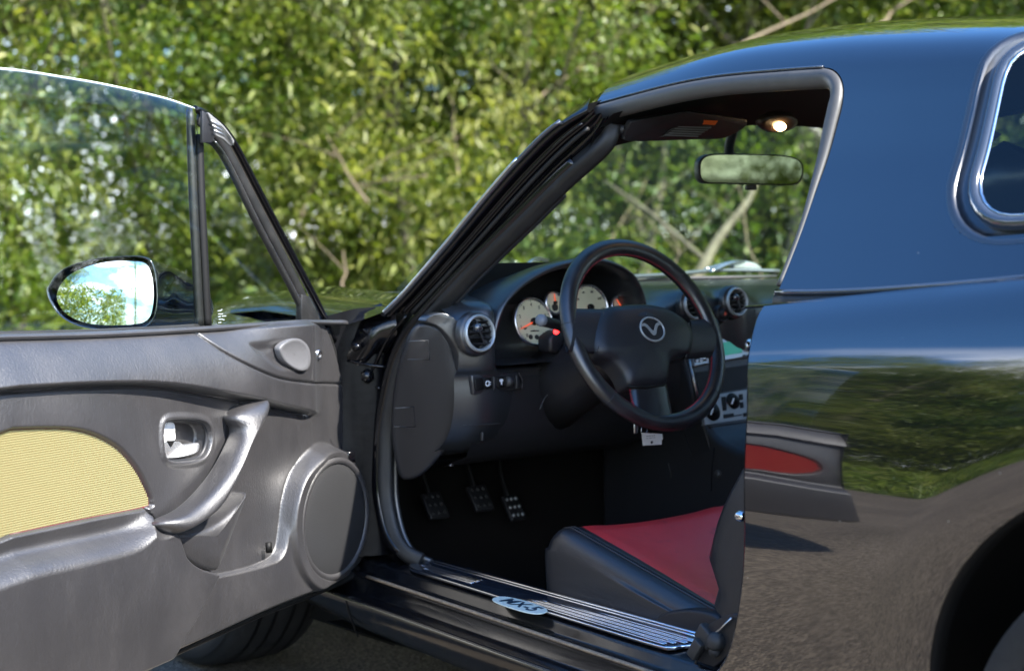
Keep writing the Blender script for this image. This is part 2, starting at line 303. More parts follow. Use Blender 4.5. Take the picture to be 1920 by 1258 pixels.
TRK = [trunk_mb(i, 4.6, .05, (rnd.uniform(-.12, .12), rnd.uniform(-.1, .1)), 16) for i in range(3)]
trk_me = []
for i, t in enumerate(TRK+[trunk_mb(9, 6.5, .14, (.03, .02), 9)]):
    o = t.obj('trunk', BARK); trk_me.append(o.data); bpy.data.objects.remove(o)
def tree(name, x, y, cm, tm, sc, rz, label, cat, group, zs=1.0, z=0.):
    e = empty(name, (x, y, z), rz); e.scale = (sc, sc, sc*zs); tag(e, label, cat, group)
    o = link(bpy.data.objects.new('trunk', tm), e); o2 = link(bpy.data.objects.new('crown', cm), e); return e
def polar(h, d):                                        # heading (deg from +Y towards +X) and distance, from where the photographer stands
    a = math.radians(h); return CAM[0]+d*math.sin(a), CAM[1]+d*math.cos(a)
def where(h):
    k = int(round((960+3174*math.tan(math.radians(h-38.5)))/120.)); W = ['at the far left edge behind the door glass', 'above the inner end of the door mirror', 'behind the quarter window and its bar', 'behind the slanting frame of the quarter window', 'between the quarter window and the bonnet edge', 'above the lower end of the windscreen pillar', 'behind the middle of the windscreen pillar', 'left of the top of the windscreen pillar', 'above the top of the windscreen pillar', 'above the front of the roof and the instruments', 'behind the top of the steering wheel', 'behind the left half of the rear view mirror', 'behind the right half of the rear view mirror', 'above the roof where the hardtop side begins', 'above the roof over the blank hardtop side', 'above the roof near the rear side window', 'at the top right corner above the rear window']
    return 'beyond the left edge of the photo' if k < 0 else 'beyond the right edge of the photo' if k >= len(W) else W[k]
gname = 'leafy trees of the thicket behind the car'
for i, h in enumerate(np.arange(14, 66, 4.1)):           # front row of the thicket
    d = 9.6+rnd.uniform(-.5, .7); x, y = polar(h+rnd.uniform(-.8, .8), d)
    if h > 40: d += .9; x, y = polar(h, d)
    tree('thicket_tree', x, y, CR[i % 4], trk_me[i % 3], rnd.uniform(.85, 1.1), rnd.uniform(0, 6.28), 'bright young tree '+where(h)+', front row', 'tree', gname)
for i, h in enumerate(np.arange(10, 70, 4.6)):
    x, y = polar(h+rnd.uniform(-1, 1), 12.4+rnd.uniform(-.6, .8))
    if h < 23.5: continue
    tree('thicket_tree', x, y, CR[(i+1) % 4], trk_me[(i+1) % 3], rnd.uniform(1.2, 1.45), rnd.uniform(0, 6.28), 'taller green tree '+where(h)+', middle row', 'tree', 'taller trees of the middle row')
for i, h in enumerate(np.arange(28, 80, 7)):
    x, y = polar(h+rnd.uniform(-1, 1), 17+rnd.uniform(-1, 1))
    tree('tall_tree', x, y, CR2[i % 2], trk_me[3], rnd.uniform(1.0, 1.25), rnd.uniform(0, 6.28), 'tall dark tree '+where(h)+', back row', 'tree', 'tall trees at the very back')
# woods and hedge on the camera's own side, which the black paint and the mirrors show
for i, h in enumerate(np.arange(-84, -16, 2.7)):
    x, y = polar(h+rnd.uniform(-1.5, 1.5), 11.5+rnd.uniform(-1, 1.5)); y = y if x < -6.5 or y > 6 else y+3
    if x > -6.2: continue
    tree('roadside_tree', x, y, CR[1 if i % 2 else i % 4] if i % 4 else CR2[i % 2], trk_me[i % 3], rnd.uniform(.78, .98) if i % 4 else rnd.uniform(.55, .68), rnd.uniform(0, 6.28), 'round leafy tree on the grass bank, reflected in the black side panel', 'tree', 'trees on the grass bank', z=.5)
for i, h in enumerate(np.arange(-88, -14, 6.)):
    x, y = polar(h, 17.5); y = y if x < -6.5 or y > 6 else y+3
    if x < -8: tree('roadside_tree', x, y, CR2[i % 2], trk_me[3], .62, i*1.1, 'tree of the second row on the grass bank behind the hedge', 'tree', 'second row of trees on the grass bank', z=.3)
for i, (h, d, s) in enumerate([(-104, 15, .60), (-118, 24, .5)]):
    x, y = polar(h, d); tree('roadside_tree', x, y, CR2[i % 2], trk_me[3], s, i, ['lone leafy tree reflected in the door mirror against white sky', 'small far tree behind the photographer beyond the grass bank'][i], 'tree', 'trees on the grass bank', z=.6)
for i, (x, y) in enumerate([(-3.4, -15), (-2.1, -12.5), (-.6, -14), (.9, -12.5), (2.4, -14.5), (4.2, -13), (6.2, -14)]):
    tree('woodland_tree', x, y, CR[i % 4], trk_me[i % 3], rnd.uniform(.75, .95), i*1.3, 'leafy tree down the road behind the car, seen only in its rear mirror', 'tree', 'trees behind the car')
for i, h in enumerate(np.arange(76, 128, 6.5)):
    x, y = polar(h+rnd.uniform(-1, 1), 11.5+rnd.uniform(-.7, 1))
    tree('far_side_tree', x, y, CR[i % 4], trk_me[i % 3], rnd.uniform(.95, 1.15), i*1.7, 'leafy tree on the far side of the car beyond the right edge of the photo', 'tree', 'trees on the far side of the car')
# single stems that show through the windscreen and against the leaves
def stem(name, a, b, d0, d1, r0, m, label, cat, wob=.022, z0=None, side=()):
    g = random.Random(int(a[0]*7+b[1])); A = CAM+ray(*a)*(d0+.55); B = CAM+ray(*b)*(d1+.6); D = B-A
    P = [A+D*t+np.array([g.uniform(-wob, wob), g.uniform(-wob, wob), 0])*(0 if t in (0,) else 1) for t in (0, .2, .4, .6, .8, 1)]
    r0 = r0*.62 if r0 > .03 else r0*.5
    mb = MB(); pp = cr(P, 4); mb.tube(pp, lambda t: r0*(1-.6*t), n=8, up=(.3, .9, .05))
    for (f, dx, dz, ln) in side:
        q = pp[int(f*(len(pp)-1))]; dv = np.array([dx*.8, -dx*.6, dz])*ln
        mb.tube(cr([q, q+dv*.5+np.array([0, 0, .04*ln]), q+dv], 4), lambda t: r0*.45*(1-.7*t), n=6, up=(.1, .2, 1))
    base = P[0].copy(); mb.V = [v-base for v in mb.V]
    o = mb.obj(name, m); o.location = base; tag(o, label, cat, 'bare stems and boughs of the thicket'); return o
STEMS = [((1270, 560), (1420, 340), 7.6, 8.2, .055, BARK, 'thick grey leaning bough low behind the rear view mirror', ((.3, -1, .8, .5),)),
 ((1285, 560), (1250, 420), 7.2, 7.3, .016, TWIG, 'pale forked stem rising left of the leaning bough through the windscreen', ((.5, 1, 1.2, .3), (.6, -1, 1, .3))),
 ((1425, 560), (1385, 330), 7.3, 7.6, .013, TWIG, 'thin pale upright stem just above the far wiper through the windscreen', ((.6, -1, .6, .3),)),
 ((1200, 560), (1250, 240), 8.8, 9.2, .07, BARK, 'dark straight trunk left of the rear view mirror under the visor', ()),
 ((1480, 560), (1500, 210), 8.9, 9.3, .09, BARK, 'dark broad trunk standing behind the right end of the rear view mirror', ()),
 ((1100, 540), (1210, 330), 8.0, 8.5, .02, TWIG, 'thin brown stem over the instrument hood through the windscreen', ((.5, 1, .8, .4),)),
 ((660, 575), (640, 470), 6.6, 6.8, .014, TWIG, 'pale broken stem standing beyond the bonnet edge', ((.6, -1, 1, .2),)),
 ((690, 380), (600, 240), 7.6, 7.8, .016, TWIG, 'pale bare branch crossing the leaves left of the windscreen pillar', ((.3, 1, .5, .4), (.6, -1, .3, .4), (.8, 1, .9, .3))),
 ((800, 330), (640, 350), 7.5, 7.7, .012, TWIG, 'pale twiggy branch lying level amid the leaves by the pillar', ((.3, 1, .7, .3), (.6, 1, .4, .35), (.8, 1, -.4, .3))),
 ((560, 420), (700, 130), 8.2, 8.7, .02, TWIG, 'long slanting bare stem over the quarter window', ((.5, 1, .5, .4),)),
 ((860, 330), (845, 175), 7.9, 8.1, .012, TWIG, 'short upright sunlit twig above the middle of the pillar', ((.2, -1, .7, .15),)),
 ((1380, 90), (1600, -20), 7.8, 8.2, .02, TWIG, 'bare bough reaching over the roof of the car', ((.4, -1, .9, .4),)),
 ((1620, 60), (1760, -30), 8.1, 8.4, .02, TWIG, 'brown bare bough above the rear of the roof', ((.4, 1, .9, .4),)),
 ((1000, 200), (1180, 40), 8.3, 8.6, .016, TWIG, 'thin arching branch above the front end of the roof', ((.4, 1, .2, .4),)),
 ((120, 110), (20, -20), 8.3, 8.6, .02, TWIG, 'bare branch above the door window at the picture edge', ((.4, 1, .9, .4),))]
for (a, b, d0, d1, r0, m, lb, sdv) in STEMS: stem('bare_branch', a, b, d0, d1, r0, m, lb, 'branch', side=sdv)
# grass tufts on the bank and under the thicket: nobody could count them
gp = np.stack([npr.uniform(-12, -4.7, 30000), npr.uniform(-8, 16, 30000), np.zeros(30000)], 1)
dd = -4.85-gp[:, 0]; gp[:, 2] = np.where(dd < .1, 0, .10*np.minimum(dd, 3)**1.1+np.where(dd > 3, .05*np.minimum(dd-3, 5), 0))
gm = leaves('grass', gp, .16, BLADE, 3, .10, -1.2); tag(link(bpy.data.objects.new('grass', gm)), 'long green grass covering the bank beside the road', None, kind='stuff')
up_ = np.array([polar(h, d) for h, d in zip(npr.uniform(8, 70, 16000), npr.uniform(7.6, 11, 16000))])
um = leaves('undergrowth', np.c_[up_, npr.random(16000)**2*.55], .09, LEAFY, 4, .35, -.6); tag(link(bpy.data.objects.new('undergrowth', um)), 'low bright green undergrowth at the foot of the thicket', None, kind='stuff')
bu = np.stack([npr.uniform(-10.6, -9.0, 46000), npr.uniform(-5, 18, 46000), .40+npr.random(46000)**1.2*1.9], 1)
tag(link(bpy.data.objects.new('bank_shrubbery', leaves('bank_shrubbery', bu, .11, LEAFY, 6, .4, -.2))), 'low green shrubbery closing the foot of the trees on the bank', None, kind='stuff')
# ================================================================== THE CAR
car = empty('sports_car', (0, 0, 0)); tag(car, 'black two-seat sports car with a hardtop and its left door wide open on the asphalt', 'car')
_zk = [.13, .20, .30, .40, .47, .54, .60, .665, .72, .765, .792, .808]; _sk = [.50, .36, .22, .17, .16, .10, -.03, -.17, -.28, -.52, -.95, -1.6]
_zd = np.linspace(.13, .808, 400); _sd = np.interp(_zd, _zk, _sk); _kx = np.r_[0, np.cumsum((_sd[1:]+_sd[:-1])/2*np.diff(_zd))]; _kx = _kx-np.interp(.60, _zd, _kx)+.834
def prof_x(z): return np.interp(z, _zd, _kx)            # half width of the body side at height z
ZB = lambda y: .808-.12*(y+.45)*(1 if y < -.45 else 0)*.9+(-.075*ss((y+.1)/.9) if y > -.1 else 0)
WY, WZ, WR = -1.135, .300, .345
FY = 1.13
def body_x(y, z, ay=WY):
    r = math.hypot(y-ay, z-WZ); zb = ZB(y); zz = z if z < .6 else .6+(z-.6)*(.808-.6)/(zb-.6)
    x = float(prof_x(min(zz, .808)))
    x += .006*ss((.66-r)/.28)*ss((z-.28)/.2)              # the arch swells
    x -= .014*np.clip((WR+.085-r)/.085, 0, 1)**2.2                    # and rolls in at its lip
    if y < -1.3: x -= .16*((-1.3-y)/.6)**2
    if y > .9: x -= .20*((y-.9)/.95)**2
    return x
SH = cr([(-.482, .808), (-.494, .78), (-.503, .74), (-.518, .67), (-.520, .58), (-.514, .50), (-.498, .43), (-.468, .35), (-.430, .297), (-.36, .25), (-.26, .225)], 8)
def shut_y(z): return float(np.interp(z, SH[::-1, 1], SH[::-1, 0]))
def quarter(side, parent):
    cols = []
    ys = [None]*0
    N1 = 46; Y1 = WY+WR
    for k in range(N1+1): cols.append(('a', k/N1))
    for a in np.linspace(0, 180, 181): cols.append(('b', WY+WR*math.cos(math.radians(a))))
    for y in np.linspace(WY-WR, -1.92, 14)[1:]: cols.append(('c', y))
    rows = []
    for kind, q in cols:
        col = []
        if kind == 'a': zbot = .225
        elif kind == 'b': zbot = WZ+math.sqrt(max(0, WR**2-(q-WY)**2))
        else: zbot = .225
        for i in range(61):
            t = i/60; t = t**.8 if 0 else t
            ye = Y1 if kind == 'a' else q
            zt = ZB(ye if kind != 'a' else -.5*(1-q)+Y1*q)
            z = zt+(zbot-zt)*t
            y = q if kind != 'a' else shut_y(z)*(1-q)+Y1*q
            if kind == 'a':                               # keep clear of the wheel opening below the axle line
                pass
            col.append((side*body_x(y, z), y, z))
        rows.append(col)
    # arch lip rolled inwards
    o = MB().grid(rows[:N1+1], flip=(side < 0)).grid(rows[N1+1:], flip=(side < 0)).obj('quarter_panel', PAINT, parent); return o
q = quarter(-1, car); quarter(1, car)
# front lower piece of the quarter panel below the arch start is the sill end
for s in (-1, 1):
    a_ = np.linspace(0, math.pi, 181); R_ = []
    for a in a_:
        y = WY+WR*math.cos(a); z = WZ+WR*math.sin(a); x = body_x(y, z)-.0012
        R_.append([(s*(x), y, z), (s*(x-.004), WY+(WR-.004)*math.cos(a), WZ+(WR-.004)*math.sin(a)), (s*(x-.022), WY+(WR-.006)*math.cos(a), WZ+(WR-.006)*math.sin(a)), (s*(x-.03), WY+(WR+.03)*math.cos(a), WZ+(WR+.03)*math.sin(a)), (s*.55, WY+(WR+.03)*math.cos(a), WZ+(WR+.03)*math.sin(a))])
    MB().grid(R_, flip=(s > 0)).obj('wheel_arch_liner', BLACK, q if s < 0 else car)
    MB().plate([(s*.55, WY+.38*math.cos(a), WZ+.38*math.sin(a)) for a in a_], (-.01*s, 0, 0)).obj('wheel_well_wall', BLACK, car, smooth=False)
# wheels
def wheel(x, y, s):
    c = np.array([x, y, .296 if y > 0 else .283]); sh = (-1 if s < 0 else 1); kr = 1 if y > 0 else .283/.2965
    p = [(.205, -.10), (.215, -.103), (.262, -.104), (.284, -.095), (.292, -.078), (.2955, -.05), (.2965, 0), (.2955, .05), (.292, .078), (.284, .095), (.262, .104), (.215, .103), (.205, .10)]
    t = MB().lathe(c, (sh, 0, 0), [(a*kr, b) for a, b in p], 72).obj('tyre', TYRE, car)
    for h in (-.055, -.02, .02, .055):
        MB().lathe(c, (sh, 0, 0), [(.2972*kr, h-.004), (.2972*kr, h+.004)], 72).obj('tread_groove', BLACK, t)
    MB().lathe(c, (sh, 0, 0), [(.275, .1025), (.272, .1045), (.236, .1065), (.233, .105)], 72).obj('sidewall_band', TYRE, t)
    r = MB().lathe(c, (sh, 0, 0), [(.206, .095), (.20, .085), (.19, .03), (.18, -.02), (.0, -.02)], 48).obj('rim', SILV, car)
    MB().lathe(c, (sh, 0, 0), [(.0, .075), (.03, .075), (.05, .06), (.055, -.02)], 30).obj('hub_cap', SILV, r)
    for k in range(5):
        a = k/5*6.283; d = np.array([0, math.cos(a), math.sin(a)]); e = np.array([0, -math.sin(a), math.cos(a)])
        MB().plate([c+d*.04+e*.03+np.array([sh*.05, 0, 0]), c+d*.2+e*.022+np.array([sh*.07, 0, 0]), c+d*.2-e*.022+np.array([sh*.07, 0, 0]), c+d*.04-e*.03+np.array([sh*.05, 0, 0])], (-sh*.02, 0, 0)).obj('spoke', SILV, r, bev=.004)
wheel(-.725, FY, -1); wheel(.725, FY, 1); wheel(-.722, WY-.015, -1); wheel(.722, WY-.015, 1)
# deck strip, rear deck and tail
rows = []
for y in np.linspace(-.44, -1.92, 40):
    xb = body_x(y, ZB(y)); zb = ZB(y); zd = zb-.10*ss((-y-1.45)/.5)*0
    hx = .69-.25*ss((-y-.9)/.7)
    rows.append([(-xb, y, zb), (-xb+.008, y, zb+.004), (-(xb-.022), y, zb+.0045), (-.55, y, zb+.012), (-.3, y, zb+.025), (0, y, zb+.03), (.3, y, zb+.025), (.55, y, zb+.012), ((xb-.022), y, zb+.0045), (xb-.008, y, zb+.004), (xb, y, zb)])
deck = MB().grid([r for r in rows if r[0][1] < -1.12]).obj('rear_deck', PAINT, car)
for s in (-1, 1):
    MB().grid([[r[i] for i in ((0, 1, 2, 3) if s < 0 else (7, 8, 9, 10))] for r in rows if r[0][1] >= -1.16]).obj('belt_ledge', PAINT, car)
MB().grid([[(x, -1.92-.06*(1-(x/.8)**2), z) for z in (.24, .4, .6, ZB(-1.92))] for x in np.linspace(-.72, .72, 12)]).obj('tail_panel', PAINT, car)
# ---- hardtop
def plan(a):                                            # a = metres along the hardtop's foot, from its front corner towards the tail
    P = HTP; d = HTD; return np.array([np.interp(a, d, P[:, 0]), np.interp(a, d, P[:, 1])])
HTP = cr([(-.683, .14), (-.685, -.10), (-.686, -.44), (-.685, -.60), (-.680, -.74), (-.664, -.88), (-.625, -1.02), (-.55, -1.16), (-.43, -1.27), (-.26, -1.335), (0, -1.355)], 10)
HTD = np.r_[0, np.cumsum(np.linalg.norm(np.diff(HTP, axis=0), axis=1))]; ALEN = HTD[-1]; A0 = .14+.445     # arc position of the door opening's rear edge
HV = cr([(0, 0), (.035, .09), (.075, .20), (.118, .33), (.158, .45), (.192, .58), (.222, .70), (.252, .79), (.306, .862), (.405, .921), (.54, .964), (.73, .991), (1, 1)], 8)
HB = np.r_[0, np.cumsum(np.linalg.norm(np.diff(HV*np.array([.69, .41]), axis=0), axis=1))]
_cy = cr([(-1.45, 1.0), (-1.36, 1.03), (-1.2, 1.09), (-1.05, 1.15), (-.9, 1.196), (-.7, 1.236), (-.5, 1.257), (-.3, 1.269), (-.1, 1.268), (.14, 1.236), (.3, 1.21)], 12)
def crown(y): return np.interp(y, _cy[:, 0], _cy[:, 1])
_ty = cr([(-2.0, -1.38), (-1.6, -1.16), (-1.355, -1.03), (-1.1, -.885), (-.9, -.775), (-.75, -.68), (-.6, -.572), (-.45, -.438), (-.3, -.298), (-.1, -.1), (.2, .2), (.4, .4)], 12)
def S(a, b):                                            # b = metres up the section (0 foot ... HB[-1] centre line)
    B = plan(a); q = np.array([np.interp(b, HB, HV[:, 0]), np.interp(b, HB, HV[:, 1])])
    yc = float(np.interp(B[1], _ty[:, 0], _ty[:, 1]))
    h = q[0]; zb = .834+.06*ss((-.43-B[1])/.9)*1.0; zc = float(crown(yc))
    x = B[0]*(1-h); y = B[1]+(yc-B[1])*min(1, h*1.8); z = zb+(zc-zb)*q[1]
    return np.array([x, y, z])
EB = float(np.interp(.240, HV[:, 0], HB))          # section height of the drip edge
WC = (A0+.272+.56, .090+.162); WH = (.56, .162); WRd = .088   # rear window: centre and half size on the surface
def in_win(a, b, g=0):
    dx, dy = abs(a-WC[0])-(WH[0]+g-WRd), abs(b-WC[1])-(WH[1]+g-WRd); return math.hypot(max(dx, 0), max(dy, 0))+min(max(dx, dy), 0) < WRd
def opening_b(a):                                       # lower limit of the panel: the door opening's outline
    if a > A0+.00005: return 0
    d = A0-a; r = .060
    corner = EB
    lean = EB
    if d < r: return EB-r+math.sqrt(max(0, r*r-(r-max(d, 0))**2))
    return EB
top = MB()
aa = np.r_[np.linspace(0, A0-.061, 28), A0-.060+.060*np.sin(np.linspace(0, math.pi/2, 10)), np.linspace(A0+.0001, ALEN, 240)]
bb = np.r_[np.linspace(0, 1, 110)]
def cell(side):
    V = []; ids = -np.ones((len(aa), len(bb)), int)
    NL = 30; LO0 = EB-.060; bq = {}
    for i, a in enumerate(aa):
        lo = opening_b(a)
        for j in range(len(bb)):
            if a <= A0+.00005: b = lo if j < NL else lo+(HB[-1]-lo)*(j-NL)/(len(bb)-1-NL)
            else: b = LO0*j/NL if j < NL else LO0+(HB[-1]-LO0)*(j-NL)/(len(bb)-1-NL)
            ids[i, j] = len(V); V.append(S(a, b)*np.array([side, 1, 1])); bq[i, j] = b
    F = []
    for i in range(len(aa)-1):
        am = (aa[i]+aa[i+1])/2
        for j in range(len(bb)-1):
            if am < A0+.0001 and j < NL: continue
            if in_win(am, (bq[i, j]+bq[i, j+1])/2, .024): continue
            f = (ids[i, j], ids[i, j+1], ids[i+1, j+1], ids[i+1, j]); F.append(f if side > 0 else f[::-1])
    return V, F
V, F = cell(1); ht = mesh('hardtop', V, F, PAINT, car)     # side=1 keeps x negative (plan is the left half)
V2, F2 = cell(-1); mesh('hardtop_right_half', V2, F2, PAINT, ht)
HLN = mat('headliner_black', (.0025, .0025, .003), .85, spec=.2)
# inner headliner a little below
V3 = [v+np.array([.03 if v[0] < 0 else -.03, 0, -.030]) for v in V]
for lo_, hi_ in ((.0, A0-.002), (A0+.014, A0+.22)):
    hl = [[S(a, b)+np.array([.0, 0, -.014]) for b in np.linspace(opening_b(a)+.025, HB[-1], 24)] for a in np.linspace(lo_, hi_, 18)]
    MB().grid(hl).grid([[p*np.array([-1, 1, 1]) for p in r] for r in hl], flip=True).obj('headliner', HLN, car)
# rear window: glass, rubber moulding with a rolled lip all round
PAINT2 = mat('dusty_black_paint', (.004, .006, .011), .34, spec=1.0, coat=.8, crough=.24)
def rrect(n, g):
    out = []
    for k in range(n):
        t = k/n*4; 
        out.append(t)
    P = []; hx, hy, r = WH[0]+g, WH[1]+g, WRd+g
    for (sx_, sy_, a0) in ((1, 1, 0), (-1, 1, 90), (-1, -1, 180), (1, -1, 270)):
        for a in np.linspace(a0, a0+90, 9): P.append((WC[0]+sx_*(hx-r)+r*math.cos(math.radians(a)), WC[1]+sy_*(hy-r)+r*math.sin(math.radians(a))))
    P.append(P[0]); return resample(P, n+1)[:-1]
def Sn(a, b):
    e = .004; du = S(a+e, b)-S(a-e, b); dv = S(a, b+e)-S(a, b-e); n = nrm(np.cross(dv, du)); return n if n[0] < 0 or n[2] > .5 else -n
def ring(side, offs, m, nm, par):
    rows = []
    for g, h in offs:
        R = []
        for (a, b) in rrect(150, g):
            a2 = a; b2 = min(b, HB[-1]); p = S(min(a2, ALEN), b2)+Sn(min(a2, ALEN-.01), b2)*h; R.append(p*np.array([side, 1, 1]))
        rows.append(R)
    return MB().grid(rows, cv=True).obj(nm, m, par)
WC = (WC[0], WC[1])
for side in (1, -1):
    rm = ring(side, [(.037, .0004), (.031, .0014), (.0255, -.001), (.0225, -.006), (.0195, -.0118), (.014, -.0145), (.008, -.0152), (.004, -.0152)], PAINT2, 'window_surround', ht if side > 0 else car)
    ring(side, [(.007, -.015), (.006, -.006), (.003, -.001), (-.002, .0015), (-.008, .0005), (-.012, -.004), (-.013, -.008)], DARKST, 'window_rubber', car)
    ring(side, [(-.0125, -.006), (-.0135, -.0035), (-.0155, -.0035), (-.0165, -.007)], CHR, 'window_trim_line', car)
    gl = [[(S(min(a, ALEN), b)-Sn(min(a, ALEN-.01), b)*.007)*np.array([side, 1, 1]) for b in np.linspace(WC[1]-WH[1], WC[1]+WH[1], 22)] for a in np.linspace(WC[0]-WH[0], min(ALEN, WC[0]+WH[0]), 50)]
    # round the corners of the pane
    gl2 = [];
    for a in np.linspace(WC[0]-WH[0], WC[0]+WH[0], 60):
        d = max(0, abs(a-WC[0])-(WH[0]-WRd)); hb = WH[1]-WRd+math.sqrt(max(0, WRd**2-d*d)); gl2.append([(S(min(a, ALEN), b)-Sn(min(a, ALEN-.01), b)*.007)*np.array([side, 1, 1]) for b in np.linspace(WC[1]-hb, WC[1]+hb, 22)])
    MB().grid(gl2).obj('rear_window', RGL, car)
# foot trim of the hardtop: bright bead, black gasket with a stepped end
ft = [S(a, 0)+np.array([-.004, 0, -.004]) for a in np.linspace(A0-.002, ALEN, 60)]
tubeo('hardtop_foot_bead', ft, .0042, DARKST, car, n=10)
tubeo('hardtop_gasket', [p+np.array([.004, .002, -.014]) for p in ft], (.010, .012), RUB, car, n=10)
f2 = [p+np.array([-.012, 0, -.024]) for p in ft[:44]]
tubeo('belt_moulding', f2, lambda t: (.010, .0045), RUB, car, n=10)
MB().box(bY(1466, 551, -.445), (.012, .022, .010)).obj('foot_end_cap', DARKST, car, bev=.002)
# rubber round the door opening, laid along the hardtop's own edge
drip = []; wid = []
for a in np.linspace(.0, A0-.060, 30): drip.append(S(a, EB)+np.array([.002, 0, -.0165])); wid.append(.0155)
for t in np.linspace(0, math.pi/2, 9)[1:]: a = A0-.060+.060*math.sin(t); drip.append(S(a, EB-.060+.060*math.cos(t))+np.array([.002, .0150*math.sin(t), -.0165*math.cos(t)])); wid.append(.0155-.002*math.sin(t))
for b in np.linspace(EB-.060, .006, 30)[1:]: k = (EB-.060-b)/(EB-.060); w_ = .0135-.0088*ss(k*1.35); drip.append(S(A0, b)+np.array([.002, w_*1.08, 0])); wid.append(w_)
drip = np.array(drip); wid = np.array(wid); nd = 38
def drw(t):
    w = float(np.interp(t*(len(wid)-1), np.arange(len(wid)), wid)); return (w, w*.78)
tubeo('opening_rubber', drip, drw, mat('light_grey_rubber', (.058, .057, .055), .48, spec=.6, var=(20, (.08, .078, .074), .5, .8, .06)), car, n=16, up=(1, -.35, .2))
tubeo('opening_edge_bead', [S(a, EB)+np.array([-.001, 0, .001]) for a in np.linspace(0, A0-.060, 30)], .0024, DARKST, car, n=8)
for s_ in (1, -1): MB().grid([[(S(0, b)+np.array([0, 0, .0]))*np.array([s_, 1, 1]), (S(0, b)+np.array([0, .022, -.008]))*np.array([s_, 1, 1]), (S(0, b)+np.array([0, .018, -.05]))*np.array([s_, 1, 1])] for b in np.linspace(EB, HB[-1], 26)]).obj('roof_front_lip', PAINT, car)
# windscreen pillar (left), from header to scuttle
Lp = [bX(1102, 204, -.575), bX(1058, 228, -.585), bX(1015, 262, -.60), bX(940, 342, -.625), bX(840, 462, -.66), bX(765, 549, -.685), bX(722, 592, -.70)]
Rp = [bX(1150, 240, -.53), bX(1146, 268, -.53), bX(1118, 302, -.54), bX(1065, 352, -.555), bX(990, 426, -.58), bX(892, 525, -.61), bX(842, 580, -.63)]
LP, RP = resample(cr(Lp, 10), 50), resample(cr(Rp, 10), 50)
rows = []
for i in range(50):
    a, b = LP[i], RP[i]; w = b-a; n = nrm(np.cross(nrm(LP[min(i+1, 49)]-LP[max(i-1, 0)]), nrm(w))); n = n if n[0] < 0 else -n
    prof = [(-.02, -.03), (-.03, -.006), (.0, .004), (.05, .006), (.12, .004), (.17, -.006), (.22, -.008), (.27, .0), (.33, .002), (.37, -.006), (.44, -.010), (.50, -.010), (.54, -.004), (.58, -.004), (.68, -.008), (.72, -.02)]
    rows.append([a+w*u_+n*h for u_, h in prof])
pil = MB().grid(rows).obj('windscreen_pillar', JAMB, car)
lift = nrm([-.7, -.35, .4])
tubeo('windscreen_edge_moulding', [p+lift*.004+np.array([-.002, .0, .0]) for p in LP[5:]], (.0052, .0045), CHR if 0 else DARKST, car, n=10)
tubeo('pillar_trim_strip', [LP[i]*1.03-RP[i]*.03+lift*.007 for i in range(14, 50)], (.0040, .0034), CHR, car, n=8)
tubeo('pillar_drip_lip', [LP[i]*.70+RP[i]*.30+lift*.006 for i in range(3, 50)], .0035, JAMB, car, n=8)
tubeo('pillar_inner_lip', [LP[i]*.57+RP[i]*.43+lift*.002 for i in range(3, 50)], .0045, RUB, car, n=8)
# weather seal: one fat tube from the header down the pillar, round the dash end and down to the sill
seal = cr([bX(1146, 236, -.515), bX(1138, 262, -.525), bX(1112, 290, -.54), bX(1060, 336, -.56), bX(985, 410, -.585), bX(884, 508, -.62), bX(808, 590, -.65), bX(772, 636, -.665), bX(750, 684, -.672), bX(735, 745, -.678), bX(724, 810, -.682), bX(721, 900, -.685), bX(725, 950, -.685), bX(738, 1002, -.683), bX(758, 1034, -.675), bX(790, 1052, -.655)], 9)
tubeo('door_weather_seal', seal, (.0175, .0145), RUB, car, n=18, up=(1, .3, .3), prof=[(math.cos(a)*(1+.10*math.cos(4*a)), math.sin(a)*(1+.10*math.cos(4*a+.8))) for a in np.linspace(0, 2*math.pi, 24, endpoint=False)])
seal2 = [p+np.array([-.014, .008, .004]) for p in seal[22:]]
tubeo('seal_flange', seal2, (.010, .006), JAMB, car, n=10, up=(1, .3, .3))
seal3 = [p+np.array([.018, -.006, -.004]) for p in seal[30:]]
tubeo('seal_inner_lip', seal3, (.009, .006), DASHM, car, n=10, up=(1, .3, .3))
# header rail, visor ends, headliner front
HZ = lambda x: 1.156-.070*(abs(x)/.56)**2.2
MB().grid([[(x, .13, HZ(x)+.050), (x, .158, HZ(x)-.005), (x, .155, HZ(x)-.034), (x, .125, HZ(x)-.036), (x, .11, HZ(x)-.0), (x, .06, HZ(x)+.03)] for x in np.linspace(-.55, .55, 30)]).obj('header_rail', BLACK, car)
vis = cr([bY(1160, 252, .10), bY(1176, 262, .10), bY(1290, 259, .10), bY(1345, 257, .10), bY(1376, 244, .10), bY(1392, 232, .10)], 5)
vt = [bY(1392, 222, .06), bY(1280, 205, .06), bY(1175, 225, .07)]
v_ = MB().plate(list(vis)+vt, (0, -.012, -.004)).obj('sun_visor', PLAS, car, bev=.004)
MB().plate([bY(1275, 231, .066), bY(1281, 223.5, .062), bY(1346, 227, .062), bY(1341, 235, .066)], (0, .003, 0)).obj('warning_label', mat('orange_label', (.75, .13, .015), .5), v_, smooth=False)
MB().plate([bY(1238, 257, .074), bY(1273, 233, .068), bY(1338, 236.5, .068), bY(1308, 255, .074)], (0, .003, 0)).obj('warning_text_panel', mat('label_grey', (.035, .036, .038), .5), v_, smooth=False)
wt = MB()
for k in range(5):
    y0 = 237+k*4.0; x0 = 1272-k*6; wt.plate([bY(x0, y0, .063), bY(x0+62, y0+2.6, .063), bY(x0+61, y0+4.2, .063), bY(x0-1, y0+1.6, .063)], (0, .001, 0))
wt.obj('warning_text_lines', mat('label_print', (.12, .125, .13), .6), v_, smooth=False)
